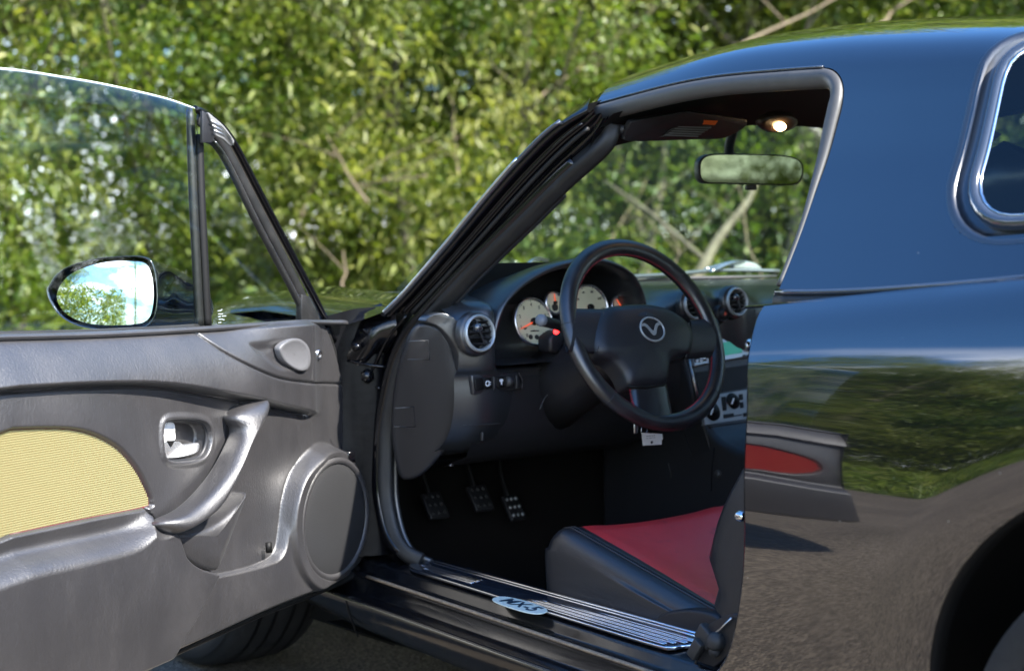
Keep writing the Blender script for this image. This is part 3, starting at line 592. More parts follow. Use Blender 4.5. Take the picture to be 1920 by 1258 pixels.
MB().lathe(bY(1167, 243, .09), (0, 1, 0), [(0, -.008), (.008, -.006), (.009, .012)], 14).obj('visor_pivot', PLAS, car)
v2 = MB().plate([(.10, .085, 1.115), (.46, .085, 1.085), (.46, .06, 1.03), (.42, .055, 1.018), (.14, .055, 1.035), (.11, .06, 1.05)], (0, -.012, 0)).obj('sun_visor', PLAS, car, bev=.004)
LAMPG = mat('lit_lamp_lens', (.9, .8, .6), .4, emit=(1, .66, .30, 14)); DIM = mat('lamp_bezel', (.03, .02, .015), .35)
lc = bY(1463, 238, .06)
lb = MB().lathe(lc+np.array([0, .004, .006]), (0, -.8, -.6), [(.0, .003), (.025, .003), (.034, 0), (.035, -.01)], 24, rx=1.5, ry=.6).obj('map_lamp', DIM, car)
MB().lathe(lc, (0, -.8, -.6), [(0, .007), (.006, .0065), (.0095, .003), (.010, -.002)], 20, rx=1.3, ry=.8).obj('lamp_lens', LAMPG, lb)
pl = bpy.data.lights.new('map_lamp_light', 'POINT'); pl.energy = .008; pl.color = (1, .62, .3); pl.shadow_soft_size = .01
plo = link(bpy.data.objects.new('map_lamp_light', pl), lb); plo.location = lc+np.array([0, -.03, -.03])
# windscreen
ws = []
for k in range(24):
    t = k/23
    top_ = np.array([-.54+1.08*t, .135+.05*(1-(2*t-1)**2), 1.120+.058*(1-(2*t-1)**2)]); bot = np.array([-.68+1.36*t, .55+.22*(1-(2*t-1)**2), .800+.02*(1-(2*t-1)**2)])
    ws.append([top_*(1-u_)+bot*u_+np.array([0, .25, 1.])*.014*math.sin(math.pi*u_) for u_ in np.linspace(0, 1, 14)])
MB().grid(ws).obj('windscreen', WGL, car)
# right pillar
tubeo('windscreen_pillar', [ws[-1][i]+np.array([.01, -.005, .0]) for i in range(14)], (.03, .02), JAMB, car, n=12)
# scuttle panel, wipers
MB().grid([[(x, .80+.14*(1-(x/.7)**2), .792+.022*(1-(x/.7)**2)), (x, .66+.14*(1-(x/.7)**2), .786+.022*(1-(x/.7)**2)), (x, .56+.14*(1-(x/.7)**2), .780+.02*(1-(x/.7)**2))] for x in np.linspace(-.42, .55, 26)]).obj('scuttle_panel', SILV if 0 else PLAS, car)
WIPM = mat('wiper_grey', (.18, .20, .22), .35, metal=.6)
def wiper(pts, lab):
    w = tubeo('wiper_blade', pts, (.006, .0045), WIPM, car, n=8); w['label'] = lab
    arm = cr([pts[0]*.45+pts[-1]*.55+np.array([0, .01, .004]), pts[0]*.25+pts[-1]*.75+np.array([0, .025, .024]), pts[-1]*.96+pts[0]*.04+np.array([0, .05, .014])], 6)
    tubeo('wiper_arm', arm, (.005, .004), SAT, w, n=8)
    return w
w1 = cr([bY(1172, 519, .72), bY(1260, 514, .74), bY(1350, 507, .76), bY(1460, 508, .74)], 8); wiper(w1, 'far wiper blade')
tubeo('wiper_arm', cr([bY(1322, 505, .755), bY(1352, 497, .765), bY(1376, 491, .77), bY(1400, 492, .775), bY(1420, 500, .78)], 5), (.004, .004), SAT, car, n=8)
wc = MB().plate([bY(*q, .765) for q in cr([(1377, 503), (1375, 496), (1381, 490.5), (1400, 490.5), (1415, 493), (1424, 499), (1429, 504)], 3)], (.0, .014, .0)).obj('wiper_pivot_cap', SILV, car, bev=.003)
w2 = cr([bY(868, 536, .60), bY(905, 523, .64), bY(950, 511, .68), bY(1010, 503, .72), bY(1060, 499, .74)], 8); wiper(w2, 'near wiper blade')
wc2 = MB().plate([bY(*q, .70) for q in cr([(982, 509), (985, 500), (1000, 495.5), (1012, 496), (1022, 501)], 3)], (0, .012, 0)).obj('wiper_pivot_cap', SILV, car, bev=.003)
tubeo('windscreen_base_moulding', cr([bY(880, 541, .60), bY(930, 530, .63), bY(985, 521, .66)]+[np.array([x, .665+.09*(1-(x/.7)**2), .810]) for x in (-.05, .15, .35, .55)], 6), (.005, .004), GRUB, car, n=8)
# bonnet, fender, front
def hood_z(x, y): return .765+.030*(1-(x/.72)**2)-.16*ss((y-1.0)/1.0)**1.2*.9-.012*ss((y-.6)/.5)+.028*math.exp(-((abs(x)-.60)/.10)**2)*ss((y-.65)/.3)*ss((1.75-y)/.4)
MB().grid([[(x, y, hood_z(x, y)-(.03*ss((abs(x)-.66)/.08))) for x in np.linspace(-.74, .74, 44)] for y in np.linspace(.78, 1.9, 34)]).obj('bonnet', PAINT, car)
MB().grid([[(x, .70+.0*x, hood_z(x, .7)-.018), (x, .79, hood_z(x, .79)-.004)] for x in np.linspace(-.7, .7, 24)]).obj('bonnet_rear_lip', JAMB, car)
for s in (-1, 1):
    rows = []
    cols = [('s', t) for t in np.linspace(0, 1, 16)]+[('b', a) for a in np.linspace(0, 180, 40)[1:]]+[('e', y) for y in np.linspace(FY+WR, 1.9, 10)[1:]]
    for kd, v_q in cols:
        if kd == 's': y = .625+(FY-WR-.625)*v_q; zb_ = .20 if v_q < .99 else .30
        elif kd == 'b': y = FY-WR*math.cos(math.radians(v_q)); zb_ = WZ+WR*math.sin(math.radians(v_q))
        else: y = v_q; zb_ = .25
        zt = hood_z(.74, y)-.022 if y > .8 else .752+.0*y; zt = zt if y > .8 else .752+(hood_z(.74, .8)-.022-.752)*ss((y-.625)/.175)
        rows.append([(s*(body_x(y, zb_+(zt-zb_)*t, FY)-(.045*ss((t-.85)/.15))), y, zb_+(zt-zb_)*t) for t in np.linspace(0, 1, 26)])
    MB().grid(rows, flip=(s < 0)).obj('front_wing', PAINT, car)
    MB().grid([[(s*.80, FY+(WR-.0)*math.cos(a), WZ+(WR)*math.sin(a)), (s*.5, FY+(WR)*math.cos(a), WZ+(WR)*math.sin(a))] for a in np.linspace(0, math.pi, 30)]).obj('wheel_arch_liner', BLACK, car)
MB().grid([[(x, 1.9+.12*(1-(x/.75)**2), z) for z in (.2, .35, .5, .60)] for x in np.linspace(-.7, .7, 16)]).obj('front_bumper', PAINT, car)
# wing top and hinge-side jamb between the open door and the seal
jl = [bX(640, 612, -.745), bX(690, 596, -.735), bX(726, 582, -.70)]
MB().grid([[p, p+np.array([.015, .02, .006]), p+np.array([.03, .35, .018]), p+np.array([.09, .9, -.02])] for p in cr(jl+[bX(742, 578, -.64), bX(780, 560, -.55)], 6)]).obj('wing_top', PAINT, car)
jr = []
zs = np.linspace(.29, .765, 26)
for z in zs:
    w = .010*math.sin((z-.3)*16)
    jr.append([(-.800, .645, z), (-.795, .622+w*.3, z), (-.775, .610, z), (-.750, .612-w, z+.006), (-.735, .596, z+.01), (-.715, .590+w*.5, z+.012), (-.700, .572, z+.014), (-.668, .566, z+.014), (-.660, .60, z+.014)])
MB().grid(jr, flip=True).obj('hinge_pillar', PILL, car)
tp = cr([bX(632, 624, -.75), bX(660, 640, -.735), bX(690, 622, -.72), bX(716, 600, -.70), bX(742, 590, -.68)], 6)
MB().grid([[p+np.array([0, .05, .02]), p, p+np.array([.0, -.004, -.035]), p+np.array([.004, .03, -.07])] for p in tp]).obj('hinge_pillar_gusset', JAMB, car)
for k, (c_, r_) in enumerate([((690, 705), .014), ((668, 560+90), .008)]):
    MB().lathe(bY(*c_, .575), (0, -1, .1), [(0, .010), (r_*.6, .009), (r_, .003), (r_*1.05, -.004)], 6 if k == 0 else 16).obj('bolt_head', JAMB, car)
tubeo('pillar_crease_bead', cr([bX(762, 592, -.675), bX(728, 634, -.69), bX(705, 680, -.70), bX(693, 706, -.705), bX(697, 722, -.70), bX(712, 728, -.695)], 6), .0032, JAMB, car, n=8)
tubeo('pillar_crease_bead', cr([bX(652, 676, -.74), bX(690, 684, -.72), bX(722, 688, -.695)], 5), .0028, JAMB, car, n=8)
for z in (.36, .62):
    hg = MB().box(np.array([-.790, .632, z]), (.035, .03, .055)).obj('door_hinge', JAMB, car, smooth=False, bev=.002)
    MB().lathe(np.array([-.80, .625, z-.035]), (0, 0, 1), [(0, 0), (.009, 0), (.009, .07), (0, .07)], 14).obj('hinge_pin', JAMB, hg)
MB().box(np.array([-.765, .59, .50]), (.018, .07, .022)).obj('door_check_strap', JAMB, car, bev=.003)
# ---- sill
ys = np.linspace(.70, -.50, 40); ys2 = ys
def srow(y):
    q = .050*min(max(y-.1, 0), .6)
    return [(-.70, y, .16), (-.765, y, .163+q), (-.780, y, .168+q), (-.797, y, .215), (-.803, y, .238), (-.801, y, .245), (-.795, y, .246), (-.775, y, .238), (-.750, y, .237), (-.741, y, .240), (-.738, y, .262), (-.736, y, .270), (-.730, y, .273), (-.722, y, .270), (-.716, y, .274), (-.712, y, .2845), (-.704, y, .290), (-.650, y, .2935), (-.637, y, .296), (-.622, y, .296), (-.616, y, .290), (-.612, y, .20), (-.610, y, .13)]
SILLP = mat('sill_paint', (.004, .0045, .006), .20, spec=.5, coat=.25, crough=.1, bump=[('n', 35, .15, (1, 1, 1), .002)], var=(40, (.018, .016, .013), .5, .8, .06))
sill = MB().grid([srow(y) for y in ys]).obj('sill', SILLP, car, bev=0)
MB().grid([[np.array(p)*np.array([-1, 1, 1]) for p in srow(y)] for y in ys], flip=True).obj('sill', PAINT, car)
tubeo('sill_edge_flange', [np.array([-.8035, y, .2425]) for y in ys], .0030, mat('edge_highlight_paint', (.05, .045, .03), .18, spec=1, coat=1), sill, n=8)  # cream highlight along the outer ridge, put into this strip's colour
tubeo('sill_dust_strip', [np.array([-.7365, y, .2705]) for y in np.linspace(.55, -.36, 20)], (.0045, .0032), mat('dusty_edge', (.34, .25, .16), .55, var=(90, (.16, .12, .09), .4, .7, .1)), sill, n=8)
MB().grid([[(-.738, y, .160), (-.60, y, .150), (-.45, y, .15)] for y in (.7, -.5)]).obj('sill_underside', BLACK, sill)
jo = bX(654, 1118, -.80)[1]
tubeo('sill_panel_joint', [np.array([p[0]-.0008, jo+.004*math.sin(i), p[2]+.0006]) for i, p in enumerate([srow(0)[k] for k in (2, 3, 4, 5, 6, 7)])], .0016, BLACK, sill, n=6)
# scuff plate
def sp(y0, y1, xa, xb, z, n=10, r=.0): return [(xa, y0, z), (xb, y0, z), (xb, y1, z), (xa, y1, z)]
yF, yR = .505, -.255
pts = cr([(-.702, yF-.045), (-.706, yF-.10), (-.707, 0), (-.706, yR+.05), (-.700, yR+.018), (-.682, yR+.006), (-.670, yR-.008), (-.640, yR-.006)], 4)
plate_o = [np.array([p[0], p[1], .2945]) for p in pts]+[np.array([-.624, yR+.0, .2995]), np.array([-.624, yF, .2995]), np.array([-.660, yF-.005, .2975]), np.array([-.688, yF-.02, .2955])]
STEEL2 = mat('dark_scuff_plate', (.014, .018, .027), .16, spec=1.0, coat=.5, var=(70, (.04, .05, .06), .5, .8, .05))
scuff = MB().plate(plate_o, (0, 0, .0022)).obj('scuff_plate', STEEL2, car, smooth=False, bev=.0012)
BRT = mat('bright_steel_edge', (.80, .83, .88), .10, metal=1)
tubeo('plate_ridge', cr([(-.634, yF-.005, .3005), (-.634, .2, .3005), (-.634, yR+.01, .3005)], 10), (.0042, .0028), BRT, scuff, n=10)
tubeo('plate_ridge', cr([(-.646, yF-.010, .2998), (-.646, .2, .2998), (-.646, yR+.006, .2998)], 10), (.0020, .0020), BRT, scuff, n=8)
tubeo('plate_edge', cr([(-.692, yF-.03, .2985), (-.700, yF-.07, .2980), (-.7045, yF-.14, .2978), (-.706, 0, .2978), (-.705, yR+.06, .2978), (-.699, yR+.022, .298), (-.684, yR+.010, .298), (-.672, yR-.002, .299), (-.650, yR-.002, .300), (-.632, yR+.002, .3015)], 8), (.0022, .0018), BRT, scuff, n=8)
def slot(x, y0, y1, z):
    P = [(x-.0032, y0), (x-.0032, y1), (x, y1-.004), (x+.0032, y1), (x+.0032, y0), (x, y0+.004)]
    return tubeo('plate_slot', cr([(a, b, z) for a, b in P], 5, True), .0014, BRT, scuff, closed=True, n=6)
for i, (x, y0, y1) in enumerate([(-.660, yF-.06, .30), (-.672, yF-.05, .30), (-.684, yF-.075, .30)]): slot(x, y0, y1, .2988)
for i, (x, y0, y1) in enumerate([(-.660, .085, yR+.030), (-.671, .092, yR+.036), (-.682, .108, yR+.050), (-.693, .118, yR+.060)]): slot(x, y0, y1, .2986)
bc = bZ(974, 1131, .2905); GLOW = mat('badge_plate', (.72, .82, .74), .25, spec=.7)
bp_ = [np.array([bc[0]+.0215*math.copysign(abs(math.sin(a))**.75, math.sin(a)), bc[1]+.066*math.copysign(abs(math.cos(a))**.8, math.cos(a)), .2990]) for a in np.linspace(0, 2*math.pi, 40, endpoint=False)]
bdg = MB().plate(bp_, (0, 0, .0022)).obj('sill_badge', GLOW, scuff, smooth=False, bev=.0008)
text_mesh('badge_lettering', 'MX-5', .034, (bc[0]-.0003, bc[1], .3016), (0, -1, 0), (1, 0, 0), mat('badge_ink', (.012, .035, .06), .4), bdg, .0004, .25, 1.15)
for (x, y) in ((-.715, .3), (-.715, -.1), (-.66, .515)): pass
def settle(o):                                         # the sill runs slightly down towards the rear, more so at its outer edge
    for v in o.data.vertices:
        k = .034 if v.co.x < -.735 else .034-.018*min(1, (v.co.x+.735)/.09)
        if v.co.z > .19 and v.co.x < 0: v.co.z -= k*(.52-v.co.y)
    for c_ in o.children: settle(c_)
settle(sill); settle(scuff)
# ---- sill rear end: seat belt guide, latch plate
bk = MB().plate([bX(*q, -.70) for q in cr([(1300, 1210), (1318, 1180), (1345, 1160), (1382, 1150), (1390, 1170), (1384, 1200), (1362, 1230), (1330, 1256), (1305, 1250)], 3)], (.012, 0, 0)).obj('latch_plate', PLAS, car, bev=.002)
MB().lathe(bX(1343, 1202, -.705), (-1, -.3, .2), [(0, .012), (.010, .011), (.014, .006), (.015, -.004)], 24).obj('latch_knob', GRUB, bk)
MB().lathe(bX(1339, 1221, -.708), (-1, -.3, .2), [(0, .006), (.004, .0062), (.005, .003), (.008, .003), (.009, -.002)], 20).obj('latch_screw', GRUB, bk)
st = MB().box(bX(1325, 1192, -.70), (.016, .034, .026), (nrm([1, 0, 0]), nrm([0, .75, .5]), nrm([0, -.5, .75]))).obj('striker_block', GRUB, car, bev=.003)
MB().box(bX(1306, 1216, -.71), (.014, .018, .032), (nrm([1, 0, 0]), nrm([0, .75, .5]), nrm([0, -.5, .75]))).obj('striker_foot', GRUB, st, bev=.002)
tubeo('latch_wire', [bX(*q, -.705) for q in ((1372, 1158), (1352, 1178), (1330, 1196), (1312, 1222), (1304, 1244))], .0020, SAT, bk, n=6)
MB().lathe(bX(1393, 968, -.64), (-.3, -1, .1), [(0, .006), (.006, .005), (.009, .0), (.009, -.01)], 14).obj('jamb_switch', CHR, car)
# rear jamb of the opening, following the shut line inwards
J = []
for z in np.linspace(.803, .235, 46):
    y = shut_y(z); x = body_x(y, z)
    J.append([(-x, y, z), (-x+.002, y+.0035, z), (-x+.007, y+.005, z), (-x+.020, y+.004, z), (-x+.022, y+.012, z), (-x+.034, y+.012, z), (-x+.050, y+.002, z), (-x+.10, y-.01, z), (-x+.12, y-.10, z)])
MB().grid(J).obj('rear_door_jamb', JAMB, car)

# ---- closed passenger door
rw = []
for y in np.linspace(.62, -.50, 30):
    zs_ = np.linspace(.225, .80, 24); rw.append([(body_x(y, z, -5), y, z) for z in zs_]+[(.70, y, .806), (.665, y, .795), (.645, y, .76), (.640, y, .60), (.625, y, .56), (.60, y, .50), (.615, y, .42), (.63, y, .30), (.64, y, .225)])
pd = MB().grid(rw, flip=True).obj('passenger_door', PAINT, car); pd['label'] = 'closed far door'
MB().grid([[(.636, y, z) for z in (.30, .5, .755)] for y in (.58, .1, -.48)]).obj('door_card', VINYL, pd)
MB().grid([[(.685-.13*t, .50-.0*t-(.36*t if e_ == 0 else .0), .80+.33*t) if e_ == 0 else (.685-.13*t, -.43, .80+.33*t) for t in np.linspace(0, 1, 6)] for e_ in (0, 1)]).obj('door_glass', GLS, pd)
# ================================================================== CABIN
YF_ = .368
def g_(x, c, w): return math.exp(-((x-c)/w)**2)
def ztop(x): return .772+.016*g_(x, -.58, .055)+.030*g_(x, -.045, .055)+.030*g_(x, .072, .055)+.016*g_(x, .58, .06)-.05*ss((-x-.62)/.08)-.05*ss((x-.62)/.08)
rows = []
for x in np.linspace(-.648, .66, 116):
    zt = ztop(x); inh = ss((x+.575)/.02)*ss((-.185-x)/.02)
    pod = .020*(g_(x, -.58, .05)+g_(x, -.045, .045)+g_(x, .072, .045)+g_(x, .58, .05))
    yf = YF_-pod+.02*ss((abs(x)-.60)/.1); yb = yf+inh*(.465-yf); b2 = .60+.16*(1-(x/.70)**2)
    zr = .806 if inh < .5 else .806
    zt2 = zt*(1-inh)+.795*inh
    rows.append([(x, b2, .805), (x, (b2+yf)/2+.04, .804+.004*g_(x, 0, .4)), (x, yf+.075+.02*inh, (zt2*.35+.803*.65)), (x, yb+.022, zt2-.0+.002), (x, yb+.006, zt2-.008), (x, yb, zt2-.03), (x, yb-.0, .735), (x, yb, .705), (x, yb*(1-0)+0, .676), (x, yf+.004, .664), (x, yf+.014, .659), (x, yf+.016, .650), (x, yf+.014, .62), (x, yf+.018, .58), (x, yf+.035, .535), (x, yf+.085, .50), (x, yf+.20, .49)])
dash = MB().grid(rows, flip=True).obj('dashboard', DASHM, car, sub=1)
# instrument hood: an arched shell that flows into the dash top
arch = cr([(-.572, .655), (-.578, .70), (-.577, .737), (-.556, .785), (-.512, .822), (-.455, .848), (-.395, .862), (-.330, .867), (-.275, .858), (-.228, .836), (-.202, .802), (-.192, .765), (-.190, .72), (-.192, .66)], 6)
ctr = np.array([-.385, .74]); rows = []
for (yy, sh_, dz) in [(.470, -.022, 0), (.420, -.017, 0), (.385, -.013, 0), (.364, -.010, 0), (.357, -.0055, 0), (.358, -.001, 0), (.366, .0025, 0), (.385, .004, .02), (.42, .006, .12), (.47, .009, .38), (.53, .012, .68), (.60, .015, .90), (.68, .016, 1.02)]:
    R = []
    for p in arch:
        d = nrm(p-ctr); q = p+d*sh_; z = q[1]
        lean = .030*(1-(z-.66)/.2) if yy < .40 else 0
        if z > .797: z = .797+(z-.797)*(1-dz)
        R.append((q[0], yy+ .020*ss((.74-q[1])/.1)*(0 if yy > .40 else 1), z))
    rows.append(R)
hood = MB().grid(rows).obj('instrument_hood', DASHM, car)
MB().grid([[(x, .470, z) for z in (.66, .72, .78, .86)] for x in (-.58, -.38, -.185)]).obj('instrument_back_panel', BLACK, hood)
MB().grid([[(x, y, .674+.004*(y-.36)/.1) for y in (.352, .36, .42, .47)] for x in np.linspace(-.575, -.19, 8)]).obj('instrument_shelf', DASHM, hood)
# dials
NEED = mat('orange_needle', (.8, .10, .03), .4, emit=(1, .12, .04, .25)); INK = mat('dial_ink', (.02, .02, .02), .5); DREG = mat('dial_red', (.65, .10, .05), .5)
def gauge(px, Y, r, digits, a0, a1, need, red=None, holes=(), fs=.009, lab=None):
    c = bY(*px, Y); n_ = nrm([0, -1, .22]); x_ = np.array([1, 0, 0.]); u_ = np.cross(n_, x_)*-1; u_ = nrm(np.cross(x_, n_))*(-1); u_ = u_ if u_[2] > 0 else -u_
    f = MB().lathe(c, n_, [(0, 0), (r, 0), (r, -.004)], 44).obj('dial', CREAM, car, smooth=False)
    if lab: f['label'] = lab
    MB().lathe(c, n_, [(r-.001, .0), (r+.0005, .004), (r+.003, .004), (r+.0045, -.002)], 44).obj('dial_ring', SAT, f)
    P = lambda a, q: c+x_*math.cos(a)*q+u_*math.sin(a)*q
    for i, s in enumerate(digits):
        a = math.radians(a0+(a1-a0)*i/(len(digits)-1)); text_mesh('dial_numeral', s, fs, P(a, r*.76)+n_*.0006, x_, u_, INK, f, .0002)
    tk = MB(); N = (len(digits)-1)*5
    for i in range(N+1):
        a = math.radians(a0+(a1-a0)*i/N); w = .0011 if i % 5 == 0 else .0006; l0 = r*(.90 if i % 5 == 0 else .94); d = nrm(P(a, 1)-c)
        tk.box(P(a, (l0+r*.985)/2)+n_*.0006, (r*.985-l0, w, .0004), (d, np.cross(n_, d), n_))
    tag(tk.obj('tick_marks', INK, f, smooth=False), None, None, kind='stuff')
    if red:
        A = np.radians(np.linspace(red[0], red[1], 8)); MB().plate([P(a, r*.985) for a in A]+[P(a, r*.88) for a in A[::-1]], n_*.0008).obj('red_zone', DREG, f, smooth=False)
    for (hx, hz, hr) in holes:
        MB().lathe(c+x_*hx*r+u_*hz*r, n_, [(0, .0012), (hr*r, .0012), (hr*r, 0)], 20).obj('dial_lamp', INK, f, smooth=False)
    a = math.radians(need); d = nrm(P(a, 1)-c); e = np.cross(n_, d)
    MB().plate([c-e*.0016+n_*.004-d*r*.1, c+e*.0016+n_*.004-d*r*.1, c+e*.0005+d*r*.92+n_*.004, c-e*.0005+d*r*.92+n_*.004], n_*.001).obj('needle', NEED, f, smooth=False)
    MB().lathe(c, n_, [(0, .007), (r*.15, .0065), (r*.17, .003), (r*.17, .001)], 20).obj('needle_cap', BLACK, f)
    return f, c, x_, u_, n_
f, c, x_, u_, n_ = gauge((1000, 603), .415, .0435, [str(i) for i in range(9)], 232, -52, 200, (-38, -58), [(-.28, -.68, .11), (.06, -.70, .11)], lab='cream rev counter with red needle')
text_mesh('dial_print', 'x1000r/min', .0045, c-u_*.018+n_*.0006, x_, u_, INK, f, .0002); MB().plate([c-x_*.028-u_*.012+n_*.0006, c-x_*.016-u_*.0105+n_*.0006, c-x_*.024-u_*.015+n_*.0006], n_*.0003).obj('dial_mark', INK, f, smooth=False)
gauge((1039, 568), .42, .0195, ['E', 'F'], 200, -20, 90, None, [(0, -.45, .38)], .006, 'small cream fuel dial')
gauge((1106, 577), .415, .0435, [str(i*20) for i in range(8)], 225, -45, 220, None, [], .0065, 'cream speedometer behind the wheel rim')
gauge((1162, 576), .42, .0195, ['C', 'H'], 200, -20, 120, None, [], .006, 'small dim dial at the right end')
# vents
def vent(px, Y, r, nd=(0, -1, .12), lab=None):
    c = bY(*px, Y); n_ = nrm(nd); x_ = nrm(np.cross(n_, [0, 0, 1]))*-1; x_ = x_ if x_[0] > 0 else -x_; u_ = nrm(np.cross(n_, x_)); u_ = u_ if u_[2] > 0 else -u_
    v = MB().lathe(c, n_, [(r*.78, -.022), (r*.80, -.002), (r*.84, .005), (r*.92, .007), (r*.985, .004), (r*1.0, -.002), (r*1.06, -.001), (r*1.16, -.006), (r*1.2, -.016)], 48).obj('air_vent', DASHM, car)
    if lab: v['label'] = lab
    MB().lathe(c, n_, [(r*.80, -.001), (r*.845, .0062), (r*.92, .0082), (r*.985, .0050), (r*.995, -.001)], 48).obj('vent_ring', SILV, v)
    MB().lathe(c, n_, [(0, .001), (r*.3, -.001), (r*.6, -.007), (r*.8, -.016)], 32).obj('vent_ball', BLACK, v)
    for k in (-.5, -.25, 0, .25, .5):
        w = r*.74*math.sqrt(1-(k*1.15)**2); MB().box(c+u_*k*r*1.15+n_*.001, (w*2, .0012, .010), (x_, u_, nrm(n_+u_*.5))).obj('vent_slat', PLAS, v, smooth=False)
    MB().box(c+n_*.004, (.004, r*1.3, .006), (nrm(x_+u_*.35), nrm(u_-x_*.35), n_)).obj('vent_tab', PLAS, v, bev=.001)
    MB().lathe(c+n_*.002+u_*r*.30-x_*r*.12, n_, [(0, .009), (r*.16, .008), (r*.26, .003), (r*.30, -.003)], 20).obj('vent_knob', DARKST, v)
vent((898, 625), .345, .0350, lab='round vent at the left end of the dashboard'); vent((1301, 572), .342, .030); vent((1380, 566), .342, .0300)
hz_ = bY(1357, 588, .345); hb = MB().lathe(hz_, (0, -1, .12), [(0, .003), (.008, .0035), (.0105, .001), (.0115, -.006), (.014, -.006), (.016, .001), (.018, -.004), (.02, -.02)], 28).obj('hazard_button', PLAS, car)
MB().plate([hz_+np.array([.0055*math.cos(a), -.0045, .0055*math.sin(a)]) for a in (1.57, 3.67, 5.76)], (0, -.0006, 0)).obj('hazard_triangle', DREG, hb, smooth=False)
# dash-end trim, side panel with clip squares, left grille slot, switches
et = cr([bY(812, 590, .400), bY(838, 588, .388), bY(868, 612, .374), bY(884, 650, .370), bY(888, 690, .372), bY(868, 697, .374), bY(862, 668, .378), bY(845, 636, .385), bY(822, 612, .40), bY(800, 604, .41)], 5, True)
MB().plate(list(et), (0, .03, 0)).obj('dash_end_trim', DASHM, car, bev=.008, seg=4)
kp = cr([bY(778, 612, .43), bY(820, 612, .408), bY(845, 645, .395), bY(860, 690, .392), bY(876, 700, .392), bY(879, 730, .395), bY(868, 782, .405), bY(842, 835, .43), bY(800, 884, .47), bY(770, 900, .50), bY(748, 890, .52), bY(735, 820, .52), bY(738, 740, .50), bY(752, 670, .46)], 5, True)
side = MB().plate(list(kp), (.02, .03, 0)).obj('dash_side_panel', PLAS, car, bev=.008, seg=4)
for (a, b, c2, d2) in ((766, 640, 805, 674), (740, 765, 778, 800)):
    Yq = .402 if a > 750 else .452; q_ = [bY(a, b, Yq+.012), bY(c2-3, b-2, Yq), bY(c2, d2, Yq), bY(a-2, d2, Yq+.012)]
    tubeo('clip_cover_edge', [p+np.array([0, -.0012, 0]) for p in q_], .0010, DASHM, side, n=6)
gr = MB().plate([bY(*q, .46) for q in ((843, 574), (862, 569), (882, 573), (862, 582))], (0, .0, -.004)).obj('demister_grille', PLAS, car, bev=.001)
for k in range(5): MB().box(bY(852+k*6, 575+k*.5, .455)+np.array([0, 0, .001]), (.0018, .022, .002)).obj('grille_bar', SAT, gr, smooth=False)
sb = MB().plate([bY(884, 703, .366), bY(972, 697, .366), bY(978, 728, .366), bY(888, 741, .366)], (0, .02, 0)).obj('switch_panel', DASHM, car, bev=.003)
tubeo('switch_panel_rim', [p+np.array([0, -.001, 0]) for p in cr([bY(978, 729, .365), bY(979, 712, .365), bY(972, 698, .365)], 5)], .0013, GRUB, sb, n=6)
def sw(x0, y0, x1, y1): return MB().plate([bY(x0, y0+2, .362), bY(x1, y0, .362), bY(x1+3, y1-3, .362), bY(x0+3, y1, .362)], (0, .012, 0)).obj('rocker_switch', BLACK, sb, bev=.002)
sw(890, 708, 905, 733); sw(906, 707, 922, 731); sw(931, 705, 944, 729); sw(945, 704, 962, 727)
ICON = mat('white_print', (.75, .77, .8), .5)
ic = bY(914, 719, .3605); 
tubeo('fog_lamp_icon', [ic+np.array([.0038*math.cos(a), 0, .0045*math.sin(a)]) for a in np.linspace(.6, 5.7, 16)], .0010, ICON, sb, n=6); MB().box(ic+np.array([.004, 0, 0]), (.0012, .001, .009)).box(ic+np.array([.0065, 0, .002]), (.003, .001, .0012)).box(ic+np.array([.0065, 0, -.002]), (.003, .001, .0012)).obj('fog_lamp_icon_bars', ICON, sb, smooth=False)
ic = bY(940, 716, .3605); MB().plate([ic+np.array([x, 0, z]) for x, z in ((-.005, .003), (-.002, .0055), (.002, .0055), (.005, .003), (.0015, -.001), (.0015, -.005), (-.001, -.005), (-.001, -.001))], (0, -.0004, 0)).obj('dimmer_icon', ICON, sb, smooth=False)
dm = MB().lathe(bY(953, 715, .364)-np.array([.006, 0, 0]), (1, 0, 0), [(0, 0), (.010, 0), (.010, .013), (0, .013)], 18).obj('dimmer_wheel', GRUB, sb)
MB().box(bY(968, 716, .362), (.003, .006, .024)).obj('switch_divider', GRUB, sb, bev=.001)
MB().box(bY(926, 719, .362), (.003, .004, .024)).obj('switch_divider', GRUB, sb, bev=.001)
# lower knee panel, column shroud
MB().grid([[(x, YF_+.012+.02*ss((-.6-x)/.1), .648), (x, YF_+.010, .60), (x, YF_+.020, .55), (x, YF_+.05, .50), (x, YF_+.12, .475), (x, .60, .47)] for x in np.linspace(-.60, -.15, 20)], flip=True).obj('knee_panel', PLAS, car)
for P_ in (((1012, 768), (1022, 745), (1034, 737), (1052, 742), (1062, 758)), ((868, 798), (905, 796), (938, 794))):
    tubeo('panel_crease', cr([bY(*q, .362 if P_[0][0] > 900 else .372) for q in P_], 6), .0012, GRUB, car, n=6)
MB().box(bY(904, 818, .37), (.003, .006, .016)).obj('bonnet_release', GRUB, car, bev=.001)
MB().box(bY(846, 872, .45), (.008, .006, .004)).obj('panel_clip', SAT, car, bev=.001)
WC_ = np.array([-.385, .160, .7325]); TI = math.radians(24.7); WXd = np.array([1, 0, 0.]); WU = np.array([0, math.sin(TI), math.cos(TI)]); WN = np.array([0, -math.cos(TI), math.sin(TI)])
MB().tube([WC_-WN*.03, WC_-WN*.10, WC_-WN*.20, WC_-WN*.30], lambda t: (.052+.02*t, .050+.03*t), n=24, up=WU).obj('column_shroud', PLAS, car)
MB().plate([bY(1032, 632, .34), bY(1052, 618, .34), bY(1062, 640, .34), bY(1046, 664, .34), bY(1032, 660, .34)], (0, .04, 0)).obj('column_lever_housing', PLAS, car, bev=.006)
